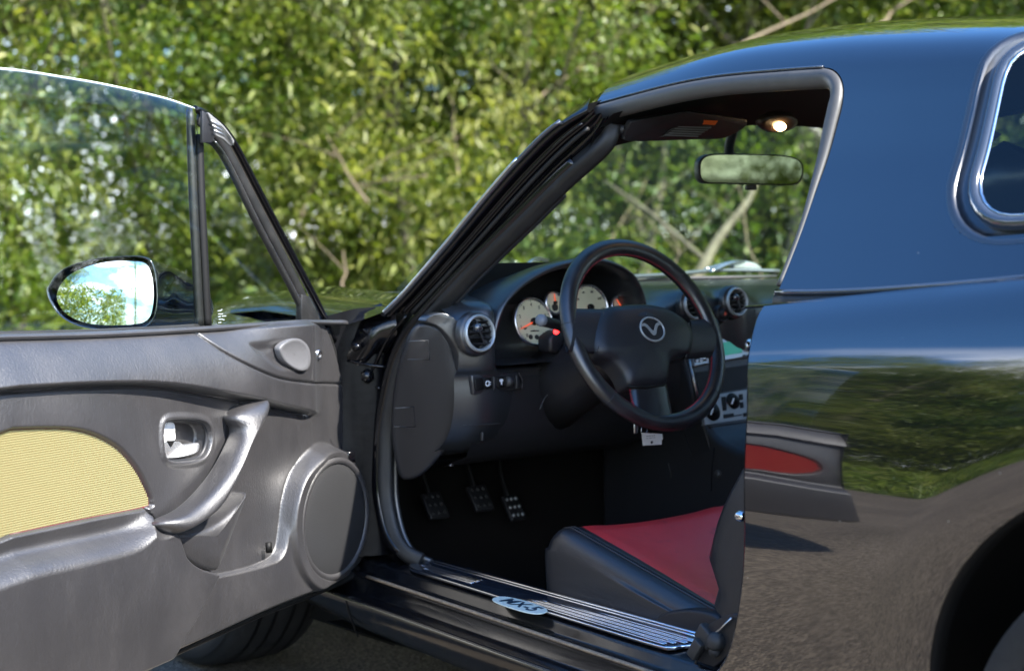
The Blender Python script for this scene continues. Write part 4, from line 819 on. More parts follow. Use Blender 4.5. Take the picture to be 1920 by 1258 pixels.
def bW(a, b, o=0): return bP(a, b, WC_+WN*o, WN)
stk = cr([bY(1078, 622, .26), bY(1052, 612, .255), bY(1030, 605, .25), bY(1014, 601, .246)], 5)
sl = tubeo('column_stalk', stk, lambda t: .0085+.002*t, PLAS, car, n=14); MB().lathe(stk[-1]+np.array([.002, 0, 0]), nrm(stk[-1]-stk[-4]), [(.0105, -.004), (.0115, .0), (.0105, .006), (.006, .009), (0, .0095)], 20).obj('stalk_cap', mat('grey_cap', (.16, .17, .19), .4), sl)
MB().lathe(bY(1044, 622, .30), (0, -1, 0), [(0, .002), (.0045, .001), (.005, -.004)], 12).obj('immobiliser_lamp', mat('red_lamp', (.6, .01, .01), .4, emit=(1, .02, .02, 2.5)), car)
# steering wheel
PADM = mat('airbag_plastic', (.016, .017, .020), .40, spec=.5, bump=[('v', 900, .2)])
rim = MB()
ring_ = [WC_+WXd*.1725*math.cos(a)+WU*.1725*math.sin(a) for a in np.linspace(0, 2*math.pi, 120, endpoint=False)]
sw_ = MB().tube(ring_, (.0165, .0135), n=20, closed=True, up=tuple(WN)).obj('steering_wheel', mat('wheel_leather', (.012, .012, .014), .34, spec=.9, coat=.12, crough=.25, bump=[('v', 600, .08)], var=(24, (.02, .02, .022), .45, .8, .06)), car)
pad = cr([bW(1131, 580, .012), bW(1165, 572, .012), bW(1212, 570, .012), bW(1255, 580, .012), bW(1290, 605, .012), bW(1300, 632, .012), bW(1294, 662, .012), bW(1270, 672, .012), bW(1255, 684, .012), bW(1247, 722, .012), bW(1212, 727, .012), bW(1180, 726, .012), bW(1166, 702, .012), bW(1146, 678, .012), bW(1118, 660, .012), bW(1112, 622, .012)], 5, True)
hub = MB(); cc = np.mean(pad, axis=0); rings_ = []
for (k, h) in ((1.0, -.030), (1.0, -.008), (.985, .000), (.94, .006), (.80, .012), (.5, .016), (.2, .018), (.02, .018)): rings_.append([cc+(p-cc)*k+WN*h for p in pad])
hub.grid(rings_, cv=True).obj('airbag_cover', PADM, sw_)
def spoke(pts_in, pts_out, nm='wheel_spoke', m=PADM):
    rows = []
    for t in np.linspace(0, 1, 10):
        a = pts_in[0]*(1-t)+pts_out[0]*t; b = pts_in[1]*(1-t)+pts_out[1]*t; w = (a-b); R = []
        s_ = nrm(w); half = np.linalg.norm(w)/2; mid = (a+b)/2+WN*(.006*math.sin(math.pi*t)*0)
        for q in np.linspace(0, 2*math.pi, 16, endpoint=False): R.append(mid+s_*half*math.cos(q)+WN*.012*math.sin(q))
        rows.append(R)
    return MB().grid(rows, cv=True).obj(nm, m, sw_)
LSP = mat('spoke_leather', (.014, .014, .016), .26, spec=.7)
spoke((bW(1135, 580, .004), bW(1120, 664, .004)), (bW(1072, 578, .002), bW(1064, 660, .002)))
spoke((bW(1292, 600, .004), bW(1282, 674, .004)), (bW(1340, 596, .0), bW(1350, 668, .0)))
spoke((bW(1180, 722, .004), bW(1250, 722, .004)), (bW(1188, 790, .0), bW(1262, 788, .0)), m=LSP)
for (a, b) in (((1131, 582), (1118, 660)), ((1292, 604), (1286, 670))):
    A_, B_ = bW(*a, .0165), bW(*b, .0165); md = (A_+B_)/2+(WXd*(.012 if a[0] < 1200 else .008))*1
    tubeo('pad_seam', cr([A_, md, B_], 6), .0012, GRUB, sw_, n=6)
tubeo('pad_lower_gap', [bW(1178, 724, .014), bW(1212, 727, .016), bW(1246, 722, .014)], .0018, BLACK, sw_, n=6)
ec = bW(1222, 618, .029); er_ = .0285
eb = MB().lathe(ec-WN*.006, WN, [(0, .004), (er_*1.25, .003), (er_*1.32, .0), (er_*1.32, -.004)], 40).obj('emblem_disc', PADM, sw_)
EM = lambda x, y, h=.002: ec+(WXd*x+WU*y)*er_+WN*h
ov = [EM(.98*math.cos(a), .80*math.sin(a)) for a in np.linspace(0, 2*math.pi, 48, endpoint=False)]
tubeo('emblem_oval', ov, .0019, SILV, sw_, closed=True, n=8)
wing = cr([(-.93, .30), (-.62, .42), (-.34, .28), (0, -.12), (.34, .28), (.62, .42), (.93, .30)], 5); wl = cr([(.93, .20), (.66, .24), (.42, .08), (.16, -.34), (0, -.42), (-.16, -.34), (-.42, .08), (-.66, .24), (-.93, .20)], 4)
MB().plate([EM(*p) for p in list(wing)+list(wl)], WN*.0014).obj('emblem_wings', SILV, sw_, smooth=False)
for (x, y) in ((0, 1.05), (-1.05, .2), (1.05, .2), (.3, -1.1), (-.95, -.5), (.95, -.5)): MB().lathe(EM(x, y, 0), WN, [(0, .0012), (.0014, .001), (.0018, -.001)], 8).obj('emblem_pin', GRUB, sw_)
STI = mat('red_thread', (.42, .02, .04), .6); stt = MB(); n_st = 0
for a in np.linspace(0, 2*math.pi, 250, endpoint=False):
    dg = math.degrees(a) % 360
    if 165 < dg < 196 or dg < 8 or dg > 342 or 258 < dg < 285: continue
    d = WXd*math.cos(a)+WU*math.sin(a); tn = -WXd*math.sin(a)+WU*math.cos(a)
    stt.box(WC_+d*(.1725-.0162)+WN*.0035, (.0030, .0011, .0011), (nrm(tn*.55+WN), nrm(np.cross(nrm(tn*.55+WN), d)), d))
tag(stt.obj('rim_stitches', STI, sw_, smooth=False), None, None, kind='stuff')
s2 = MB()
for t in np.linspace(0, 1, 14):
    p = bW(1181+14*t**1.5, 731+44*t, .012); s2.box(p, (.0042, .0012, .0012), (nrm(WXd+WU*.5), nrm(WU-WXd*.5), WN))
tag(s2.obj('spoke_stitches', STI, sw_, smooth=False), None, None, kind='stuff')
for dg in (172, 222, 314, 40):
    a = math.radians(dg); d = WXd*math.cos(a)+WU*math.sin(a); tn = np.cross(d, WN)
    tubeo('rim_seam', [WC_+d*(.1725+.0168*math.cos(b))+WN*.0138*math.sin(b) for b in np.linspace(0, 2*math.pi, 20, endpoint=False)], .0007, GRUB, sw_, closed=True, n=5)
# centre stack
SN = nrm([0, -.93, .36]); SP_ = np.array([0, .362, .68])
def bF(a, b, o=0): return bP(a, b, SP_+SN*o, SN)
def fpl(nm, q, m, par, o=.0, t=.01, bev=.0015, lab=None):
    P_ = MB().plate([bF(*p, o) for p in q], -SN*t).obj(nm, m, par, bev=bev, smooth=False)
    return P_
stack = fpl('centre_stack', [(1286, 628), (1425, 604), (1455, 830), (1336, 850), (1320, 800)], PLAS, car, 0, .06, .004)
rad = fpl('car_radio', [(1298, 640), (1420, 622), (1424, 664), (1302, 686)], SILV, car, .008, .02)
fpl('radio_trim', [(1296, 632), (1421, 613), (1422, 619), (1297, 638)], GRUB, rad, .010, .01)
fpl('radio_display', [(1352, 643), (1389, 636), (1392, 661), (1354, 667)], mat('green_display', (.01, .16, .10), .3, emit=(.02, .5, .32, .08)), rad, .0092, .003, .0004)
fpl('radio_face', [(1300, 648), (1350, 640), (1353, 671), (1303, 680)], BLACK, rad, .0088, .003, .0004)
MB().lathe(bF(1403, 648, .009), SN, [(0, .010), (.011, .0095), (.013, .006), (.0135, 0)], 24).obj('radio_knob', CHR, rad)
for k, (a, b) in enumerate([(1304, 667), (1308, 676), (1315, 671), (1321, 671), (1315, 677), (1327, 674), (1396, 667), (1404, 666), (1412, 664)]): fpl('radio_button', [(a-2.5, b-2), (a+2.5, b-3), (a+2.8, b+2), (a-2.2, b+3)], WHITE if k < 6 else GRUB, rad, .0100, .002, .0004)
fpl('storage_slot', [(1305, 698), (1425, 680), (1428, 722), (1311, 742)], BLACK, stack, .001, .004, .0005)
tubeo('stack_trim', [bF(1291, 668, .004), bF(1298, 700, .004), bF(1309, 748, .004)], .0028, SAT, stack, n=8)
STK = mat('heater_silver', (.21, .225, .235), .42, metal=.3)
hv = fpl('heater_panel', [(1313, 744), (1440, 724), (1445, 780), (1322, 797)], STK, car, .004, .012)
for (a, b, r) in ((1335, 771, .0195), (1374, 752, .0165), (1414, 747, .0175)):
    k_ = MB().lathe(bF(a, b, .004), SN, [(0, .012), (r*.45, .011), (r*.6, .004), (r, .003), (r*1.04, -.001)], 28).obj('heater_knob', BLACK, hv)
    d_ = bF(a+2, b-6, .02)-bF(a, b, .02); d_ = nrm(d_); MB().box(bF(a, b, .0165), (r*.9, .0028, .002), (d_, nrm(np.cross(SN, d_)), SN)).obj('knob_pointer', WHITE, k_, smooth=False)
for q in ([(1353, 744), (1361, 743), (1363, 769), (1356, 770)], [(1386, 739), (1393, 738), (1394, 749), (1387, 750)], [(1388, 754), (1394, 753), (1395, 764), (1389, 765)], [(1357, 777), (1376, 774), (1377, 781), (1358, 784)], [(1378, 778), (1392, 776), (1392, 778), (1378, 780)], [(1394, 774), (1401, 773), (1402, 780), (1395, 781)]): fpl('heater_switch', q, BLACK, hv, .0055, .003, .0006)
wp = fpl('warning_switch_panel', [(1330, 806), (1440, 786), (1444, 812), (1345, 828)], BLACK, car, .004, .01)
for k in range(6): fpl('lamp_switch', [(1338+k*13, 810-k*2.1), (1348+k*13, 808-k*2.1), (1349+k*13, 819-k*2.1), (1340+k*13, 821-k*2.1)], PLAS, wp, .0065, .003, .001); fpl('switch_mark', [(1343+k*13, 812.5-k*2.1), (1346+k*13, 812-k*2.1), (1346.5+k*13, 815-k*2.1), (1343.5+k*13, 815.5-k*2.1)], DREG if k == 0 else ICON, wp, .0072, .001, .0002)
tubeo('stack_trim', [bF(1330, 801, .004), bF(1440, 783, .004)], .0022, GRUB, stack, n=6)
# tunnel and console
TX = float(bF(1291, 668)[0])-.006; print('TX', TX)
tn_ = cr([(.50, .70), (.372, .69), (.356, .65), (.336, .60), (.318, .555), (.285, .515), (.235, .493), (.15, .482), (-.1, .472), (-.42, .475)], 5)
MB().plate([np.array([TX, a, b]) for a, b in tn_]+[np.array([TX, -.42, .12]), np.array([TX, .62, .12]), np.array([TX, .62, .70])], (.30, 0, 0)).obj('transmission_tunnel', PLAS, car, bev=.016, seg=5)
tubeo('console_joint', [bX(1339, 838, TX-.0012), bX(1335, 870, TX-.0012), bX(1334, 920, TX-.0012)], .0012, BLACK, car, n=6)
MB().lathe(bX(1347, 888, TX), (-1, 0, 0), [(0, .006), (.006, .006), (.008, .003), (.0085, -.001)], 18).obj('console_screw', GRUB, car)
tubeo('tunnel_crease', [bX(1253, 868, TX-.0012), bX(1257, 884, TX-.0012), bX(1258, 896, TX-.0012)], .001, GRUB, car, n=6)
# floor, toe board, inner side, pedals
MB().grid([[(x, y, z) for (y, z) in ((-.62, .14), (-.2, .135), (.3, .135), (.72, .135), (.86, .20), (1.0, .42), (1.02, .75))] for x in (-.615, -.3, 0, .3, .615)], flip=True).obj('floor_carpet', CARP, car)
for s in (-1, 1): MB().grid([[(s*.655, y, z) for z in (.12, .4, .78)] for y in (.58, .8, 1.03)]).obj('footwell_wall', CARP, car)
MB().grid([[(x, -.60, z) for z in (.12, .5, .83)] for x in (-.68, 0, .68)]).obj('rear_bulkhead', CARP, car)
MB().grid([[(x, y, .835) for y in (-.60, -1.2)] for x in (-.66, 0, .66)]).obj('parcel_shelf', CARP, car)
mt_ = MB().plate([bZ(*q, .142) for q in cr([(968, 955), (1010, 1010), (1050, 1060), (975, 1040), (940, 990)], 4, True)], (0, 0, .006)).obj('floor_mat', CARP, car, bev=.003)
for (a, b, w) in ((815, 948, .050), (900, 934, .05), (963, 952, .042)):
    c = bY(a, b, .80); X_ = np.array([1, 0, 0.]); n_ = nrm([0, -.8, .6]); u_ = np.cross(n_, X_)*-1; u_ = nrm(np.cross(X_, n_)); u_ = u_ if u_[2] > 0 else -u_
    p_ = MB().box(c, (w, .062, .010), (X_, u_, n_)).obj('pedal', mat('pedal_rubber', (.02, .02, .022), .4), car, bev=.004)
    for i in (-1, 0, 1):
        for j in (-1, 0, 1): MB().lathe(c+X_*i*w*.3+u_*j*.020+n_*.005, n_, [(0, .003), (.0035, .003), (.004, 0)], 10).obj('pedal_stud', SAT if a == 963 else GRUB, p_)
    tubeo('pedal_arm', cr([c-n_*.004+u_*.02, c+np.array([0, .05, .10]), c+np.array([0, .04, .24])], 4), .006, BLACK, p_, n=8)
# seats
def seat(cx):
    def zt(y): return .402-.25*max(0, .10-y) if y < .10 else .402-.9*(y-.10)**1.5*1.6
    ysn = list(np.linspace(-.42, .12, 22)); rows = []; ins = []; N_ = 41
    prof_ = [(-.226, -.215), (-.232, -.12), (-.236, -.055), (-.234, -.024), (-.225, -.005), (-.212, .003), (-.19, .003), (-.165, .000), (-.12, -.006), (-.06, -.009), (0, -.010)]
    prof_ = prof_+[(-a, b) for a, b in prof_[-2::-1]]; pc = cr(prof_, 4)
    nose = [(.12, 0, 1.), (.139, -.004, .995), (.153, -.014, .985), (.161, -.032, .975), (.163, -.070, .965), (.158, -.13, .96), (.148, -.20, .955)]
    st_ = [(y, 0, 1, .402-.245*(.12-y)) for y in ysn[:-1]]+[(y, dz, k, .402) for (y, dz, k) in nose]
    for (y, dz, k, z0) in st_:
        R = []
        tp = 1-.0*abs(y)
        for (a, b) in pc:
            zz = z0+dz+b*(1 if b > -.03 else 1)
            if b < -.03: zz = max(.17, z0+b*((z0+dz-.185)/.215)+dz*.3)
            zz = max(zz, .165)
            R.append((cx+a*k*(1+.04*ss((-.0-y)/.4)*0), y, zz))
        rows.append(R)
    cu = MB().grid(rows).obj('seat_cushion', LEATH, car)
    for (y, dz, k, z0) in st_[2:-3]:
        hw = .178+.012*ss((-y)/.3); R = []
        for t in np.linspace(-1, 1, 25):
            a = hw*t; b = np.interp(a, pc[:, 0], pc[:, 1])
            puff = .0045*(1-abs(t)**10)
            R.append((cx+a*k, y-(.004 if dz < -.01 else 0)*-1, z0+dz+b+puff))
        ins.append(R)
    MB().grid(ins).obj('seat_insert', RED, cu)
    for s in (-1, 1):
        tubeo('seat_piping', [np.array([cx+s*.205*k, y, z0+dz+.0045]) for (y, dz, k, z0) in st_[1:-3]], .0017, LEATH, cu, n=6)
        tubeo('seat_stitching', [np.array([cx+s*.196*k, y, z0+dz+.0045]) for (y, dz, k, z0) in st_[1:-3]], .0012, LEATH, cu, n=6)
    # backrest
    br = []; axis0 = np.array([cx, -.318, .30]); dr = nrm([0, -.46, 1]); fn = nrm([0, 1, .46])
    for t in np.linspace(0, 1, 22):
        hgt = .62*t; w = .235-.02*t-.10*max(0, t-.75)**1.3*2; c_ = axis0+dr*hgt; R = []
        for (a, f) in cr([(-1, -.07), (-1.04, .0), (-1.0, .075), (-.93, .115), (-.82, .115), (-.70, .070), (-.45, .035), (0, .028), (.45, .035), (.70, .070), (.82, .115), (.93, .115), (1.0, .075), (1.04, .0), (1, -.07), (.6, -.10), (0, -.11), (-.6, -.10)], 3, True):
            R.append(c_+np.array([w*a, 0, 0])+fn*(f*(1 if t > .05 else .7)*(1-.5*max(0, t-.7))+(.02*math.exp(-((t-.22)/.16)**2) if f > .1 else 0)))
        br.append(R)
    bk_ = MB().grid(br, cv=True).obj('seat_backrest', LEATH, car); bk_.data.flip_normals() if 0 else None
    MB().grid([[axis0+dr*(.62*t)+np.array([(.235-.02*t)*a, 0, 0])+fn*(np.interp(abs(a), [0, .45, .62], [.034, .041, .062])) for a in np.linspace(-.62, .62, 16)] for t in np.linspace(.06, .78, 16)]).obj('backrest_insert', RED, bk_)
    hr = []
    for t in np.linspace(0, 1, 12):
        w = .115*math.sqrt(max(.02, 1-(2*t-1)**4)); c_ = axis0+dr*(.62+.01+.17*t); hr.append([c_+np.array([w*math.cos(q), 0, 0])+fn*.045*math.sin(q) for q in np.linspace(0, 6.283, 24, endpoint=False)])
    MB().grid(hr, cv=True).obj('head_restraint', LEATH, bk_)
    return cu
seat(-.392); seat(.392)
sc_ = MB().plate([bX(*q, -.635) for q in cr([(1226, 1166), (1245, 1148), (1290, 1142), (1335, 1150), (1348, 1165), (1340, 1190), (1300, 1200), (1230, 1190)], 3, True)], (.03, 0, 0)).obj('seat_side_cover', PLAS, car, bev=.006, seg=3)
blt = [bX(1374, 1092, -.66), bX(1352, 1140, -.655), bX(1342, 1180, -.655)]

# rear view mirror
mc = bP(1406, 318, (0, .16, 1.035), _f); md_ = nrm(np.array([-.30, -1.0, -.02])); MNn = md_
def bM(a, b, o=0): return bP(a, b, mc+MNn*o, MNn)
mo = cr([(1307, 318), (1309, 302), (1322, 291), (1352, 288.5), (1410, 289), (1465, 291), (1492, 297), (1504, 308), (1505, 325), (1499, 341), (1484, 347.5), (1420, 347), (1350, 345), (1320, 344), (1309, 335)], 4, True)
P_ = [bM(*q) for q in mo]; mcc = np.mean(P_, axis=0)
hs = MB().grid([[mcc+(p-mcc)*k+MNn*h for p in P_] for k, h in ((.965, .004), (.985, .0045), (1.0, .002), (1.0, -.012), (.93, -.022), (.7, -.030), (.1, -.034))], cv=True).obj('rear_view_mirror', PLAS, car)
MB().plate([mcc+(p-mcc)*np.array([.955, .955, .91])+MNn*.0048 for p in P_], MNn*.001).obj('mirror_glass', RVM, hs, smooth=False)
tubeo('mirror_stalk', cr([mcc-MNn*.03, mcc-MNn*.05+np.array([-.02, 0, .035]), mcc+np.array([-.02, .02, .085])], 4), .010, PLAS, hs, n=10)
MB().box(bM(1408, 352, -.006), (.022, .012, .010)).obj('mirror_tab', PLAS, hs, bev=.002)
# key with its white tag, hanging from the ignition
kt = empty('key_tag', tuple(bY(1215, 800, .23))); tag(kt, 'small white card tag hanging on the key below the steering wheel', 'key tag')
def rel(o):
    o.location = -Vector(kt.location); return o
card = rel(MB().plate([bY(*q, .23) for q in ((1203, 811), (1241, 813), (1242, 823), (1240, 824), (1240, 833), (1227, 834), (1205, 835))], (0, -.0012, .0)).obj('tag_card', WHITE, kt, smooth=False))
MB().lathe(bY(1222, 829, .2285), (0, -1, 0), [(0, .0007), (.0027, .0007), (.0027, 0)], 14).obj('tag_hole', BLACK, card, smooth=False)
MB().box(bY(1220, 817, .2286), (.022, .0004, .0007)).box(bY(1220, 821, .2286), (.024, .0004, .0005)).obj('tag_print', GRUB, card, smooth=False)
rel(tubeo('key_ring', [bY(1208, 806, .235)+np.array([.008*math.cos(a), 0, .009*math.sin(a)]) for a in np.linspace(0, 6.283, 20, endpoint=False)], .0009, CHR, kt, closed=True, n=6))
rel(MB().box(bY(1192, 802, .24), (.010, .004, .022)).obj('key_head', SAT, kt, bev=.003))
# ================================================================== THE OPEN DOOR
def dl(pts, n=6, closed=False): return cr([dUV(*p) for p in pts], n, closed)
def sd_poly(P, Q):                                      # signed distance, negative inside
    Q = np.array(Q); N = len(Q); d = np.full(len(P), 1e9); ins = np.zeros(len(P), bool)
    for i in range(N):
        a, b = Q[i], Q[(i+1) % N]; e = b-a; w = P-a; t = np.clip((w@e)/max(1e-12, e@e), 0, 1)
        d = np.minimum(d, np.sum((w-t[:, None]*e)**2, 1))
        c1 = P[:, 1] >= a[1]; c2 = P[:, 1] < b[1]; cs = e[0]*w[:, 1]-e[1]*w[:, 0] > 0
        ins ^= (c1 & c2 & cs) | (~c1 & ~c2 & ~cs)
    return np.where(ins, -1, 1)*np.sqrt(d)
def sd_line(P, Q):
    d = np.full(len(P), 1e9)
    for a, b in zip(Q[:-1], Q[1:]):
        e = b-a; w = P-a; t = np.clip((w@e)/max(1e-12, e@e), 0, 1); d = np.minimum(d, np.sum((w-t[:, None]*e)**2, 1))
    return np.sqrt(d)
s0, s1 = -.03, 1.13; z0, z1 = .20, .81; NS, NZ = 640, 430
sg = np.linspace(s0, s1, NS); zg = np.linspace(z0, z1, NZ); SG, ZG = np.meshgrid(sg, zg, indexing='ij'); G = np.stack([SG.ravel(), ZG.ravel()], 1)
belt = dl([(665, 601), (600, 600), (568, 600), (480, 606), (375, 613), (200, 622), (0, 627)]); sl_ = (belt[-1]-belt[-2]); belt = np.vstack([[-.05, belt[0][1]-.02], belt, [1.16, belt[-1][1]+.004]])
belt = belt[np.argsort(belt[:, 0])]
zbelt = np.interp(G[:, 0], belt[:, 0], belt[:, 1])
seamA = np.vstack([[1.16, dUV(0, 730)[1]-.003], dl([(0, 731), (150, 723), (280, 724), (400, 743), (480, 758), (573, 777)][::1])])
edgeA = np.vstack([seamA, [dUV(590, 781)]])
seamB = dl([(360, 606), (372, 622), (388, 645), (412, 668), (450, 691), (500, 708), (568, 717), (620, 719), (672, 721)])
H = np.zeros(len(G))
upper = np.vstack([seamA, [[.10, seamA[-1][1]-.01], [-.06, seamA[-1][1]-.012], [-.06, 1.0], [1.2, 1.0]]])
dU = sd_poly(G, upper)
H += .020*ss((-dU+.003)/.012)*ss((G[:, 0]-.10)/.10)      # upper pad stands proud of the middle
db = zbelt-G[:, 1]
_lf = ss((G[:, 0]-.2)/.22); _q = np.clip(db/.115, 0, 1); _w = ss((.005-dU)/.008); H += _lf*(_w*(-.036+.062*(1-(1-_q)**2.0))+(1-_w)*.016)
_a, _b = dUV(0, 1001), dUV(0, 803)
insert_o = np.vstack([cr([(_a[0]+.03, _a[1]-.004), (_a[0]+.075, _a[1]+.006), (_a[0]+.115, _a[1]+.042), (_a[0]+.122, _a[1]+.078), (_a[0]+.105, _b[1]-.035), (_a[0]+.06, _b[1]-.010)], 5), dl([(0, 803), (60, 801), (115, 803), (160, 815), (200, 838), (232, 874), (253, 912), (262, 938), (252, 950), (150, 970), (0, 1001)])])
dI = sd_poly(G, insert_o)
H += .010*ss((.10-dI)/.10)-.012*ss((.004-dI)/.008)
arm = np.vstack([[1.16, dUV(0, 1001)[1]-.015], dl([(0, 1003), (150, 973), (252, 953), (270, 985), (285, 1003), (296, 1036), (325, 1058), (366, 1070)]), dl([(366, 1070), (278, 1236)], 2), [dUV(255, 1268), [.70, .10], [1.2, .10]]])
dA = sd_poly(G, arm)
low = np.vstack([dl([(366, 1070), (420, 1060), (480, 1045), (506, 1030), (516, 985), (524, 935), (545, 882), (588, 840), (625, 834), (655, 850), (680, 900), (690, 1000)]), [[-.06, .30], [-.06, .1], [.7, .1], dUV(255, 1268), dUV(280, 1232)]])
dLo = sd_poly(G, low)
_tl = np.vstack([[1.16, dUV(0, 1003)[1]-.015], dl([(0, 1003), (150, 973), (252, 953), (264, 972)])]); dT = sd_line(G, _tl)
_wd = .060-.032*np.exp(-((G[:, 0]-dUV(266, 985)[0])/.05)**2); hA = .060*ss(dT/_wd)*(1-.30*ss((dT-.08)/.28)); hL = .025*ss((-dLo+.002)/.016)
H = np.where(dA < 0, H*(1-ss(dT/.03))+hA, H)
H = np.where(dA < 0, np.maximum(H, 0)*1.0, H)
H = np.where((dLo < .012) & (dA > 0), np.maximum(H, hL), H)
gx = dUV(604, 970); q = np.hypot((G[:, 0]-gx[0])/.108, (G[:, 1]-gx[1])/.108)    # speaker
H += np.where(dA > 0, .010*ss((1.30-q)/.10)*(1-ss((1.06-q)/.06)), 0)
H -= np.where(dA > 0, .006*ss((1.05-q)/.05), 0)
# lever pocket
lv = dl([(290, 800), (300, 786), (335, 784), (365, 788), (378, 802), (380, 825), (372, 850), (355, 862), (320, 866), (298, 862), (289, 845)], 4, True); dV = sd_poly(G, lv)
H += .004*ss((.012-dV)/.010)*ss((dV+.004)/.004)-.030*ss((-dV)/.006)*(dV < 0)
# dished recess for the tweeter in the sail panel
rc = dl([(452, 642), (480, 636), (530, 633), (556, 650), (560, 690), (520, 697), (490, 692), (462, 668)], 4, True); dR = sd_poly(G, rc)
H -= .010*ss((-dR)/.02)
# seams as grooves
for ln, w, dp in ((seamA, .0035, .010), (seamB, .0022, .006), (dl([(252, 953), (285, 1003), (300, 1040), (330, 1060), (366, 1070)]), .0022, .012), (dl([(366, 1070), (278, 1236)], 2), .0018, .006), (dl([(568, 718), (572, 690), (576, 602)], 4), .0014, .002)):
    H -= dp*np.exp(-(sd_line(G, ln)/w)**2)
sq = dl([(255, 955), (262, 938)], 2)
fold = G[:, 0] < dUV(572, 650)[0]; H -= np.where(fold, .30*(dUV(572, 650)[0]-G[:, 0])**1.0*ss((dUV(572, 650)[0]-G[:, 0])/.03)*.5, 0)   # the front end turns towards the hinge
bott = dl([(700, 1030), (672, 1074), (605, 1106), (500, 1147), (400, 1192), (280, 1246)], 6); bott = np.vstack([bott, [dUV(180, 1290)], [1.16, .222]]); bott = bott[np.argsort(bott[:, 0])]
zbot = np.interp(G[:, 0], bott[:, 0], bott[:, 1])
H -= .030*(1-ss((G[:, 1]-zbot)/.018))
H -= .016*(1-ss(db/.010))
front = dl([(612, 585), (640, 636), (660, 690), (667, 720), (680, 800), (696, 900), (705, 980), (700, 1035)], 6)
sfr = np.interp(G[:, 1], front[::-1, 1], front[::-1, 0])
H -= .02*(1-ss((G[:, 0]-sfr)/.012))
H = H.reshape(NS, NZ)
ins = (G[:, 1] < zbelt-.0) & (G[:, 1] > zbot) & (G[:, 0] > sfr) & (G[:, 0] < 1.10)
sail = np.vstack([seamB, [[-.06, seamB[-1][1]], [-.06, .9], [.47, .9]]]); dS = sd_poly(G, sail)
reg = np.zeros(len(G), int)                              # 0 middle, 1 upper pad, 2 sail trim, 3 armrest, 4 lower pocket panel
reg[dU < 0] = 1; reg[(dLo < 0)] = 4; reg[dA < 0] = 3; reg[(dS < 0) & (dU < .0)] = 2
INS = ins.reshape(NS, NZ); REG = reg.reshape(NS, NZ)
PV = HP+DS*SG[..., None]+DN*H[..., None]+UP*ZG[..., None]
# the grid edge is pulled onto the true outline so that no edge is stepped
door = MB().grid([[dP(s, float(np.interp(s, bott[:, 0], bott[:, 1]))-.004, -.014), dP(s, float(np.interp(s, bott[:, 0], bott[:, 1]))-.012, -.030), dP(s, float(np.interp(s, bott[:, 0], bott[:, 1]))-.012, -.075), dP(s, .35, -.098), dP(s, .52, -.108), dP(s, .68, -.098), dP(s, .745, -.080), dP(s, float(np.interp(s, belt[:, 0], belt[:, 1]))-.004, -.055), dP(s, float(np.interp(s, belt[:, 0], belt[:, 1]))-.006, -.034)] for s in np.linspace(0.0, 1.10, 40)], flip=True).obj('door', PAINT, car)
door['label'] = 'wide open left door'
def region(nm, r):
    sel = INS[:-1, :-1] & INS[1:, 1:] & INS[1:, :-1] & INS[:-1, 1:] & (REG[:-1, :-1] == r)
    I, J = np.nonzero(sel); ids = -np.ones((NS, NZ), int); V = []; F = []
    for i, j in zip(I, J):
        f = []
        for (a, b) in ((i, j), (i+1, j), (i+1, j+1), (i, j+1)):
            if ids[a, b] < 0:
                ids[a, b] = len(V); V.append(PV[a, b])
            f.append(ids[a, b])
        F.append(f[::-1])
    return mesh(nm, V, F, VINYL, door)
region('door_card', 0); region('upper_pad', 1); region('sail_trim', 2); region('armrest', 3); region('door_pocket_panel', 4)
def hAt(s, z):
    i = (s-s0)/(s1-s0)*(NS-1); j = (z-z0)/(z1-z0)*(NZ-1); i = min(max(i, 0), NS-1.001); j = min(max(j, 0), NZ-1.001); a, b = int(i), int(j)
    return H[a, b]
# edge bands closing panel to shell
tubeo('door_bottom_seal', [dP(s, float(np.interp(s, bott[:, 0], bott[:, 1]))-.002, -.010) for s in np.linspace(-.01, 1.1, 50)], (.008, .007), RUB, door, n=10, up=tuple(UP))
tubeo('panel_front_edge', [dP(s+.001, z, hAt(s+.014, z)-.010) for s, z in front[4:]], (.006, .005), RUB, door, n=8, up=tuple(DN))
MB().grid([[dP(s+.004, z, hAt(s+.014, z)-.008), dP(s-.004, z, -.03-.3*max(0, .1)), dP(s-.006, z, -.09)] for s, z in front[3:]]).obj('door_front_edge', JAMB, door)
MB().grid([[dP(1.10, z, .03), dP(1.105, z, -.02), dP(1.10, z, -.09)] for z in np.linspace(.23, .78, 10)]).obj('door_rear_edge', JAMB, door)
bl = [(s, float(np.interp(s, belt[:, 0], belt[:, 1]))) for s in np.linspace(.455, 1.1, 40)]
tubeo('belt_weatherstrip', [dP(s, z-.001, -.024) for s, z in bl], (.006, .005), RUB, door, n=10)
tubeo('panel_top_edge', [dP(s, z-.0045, -.010) for s, z in [(s, float(np.interp(s, belt[:, 0], belt[:, 1]))) for s in np.linspace(.03, 1.1, 60)]], (.0095, .005), VINYL, door, n=12)
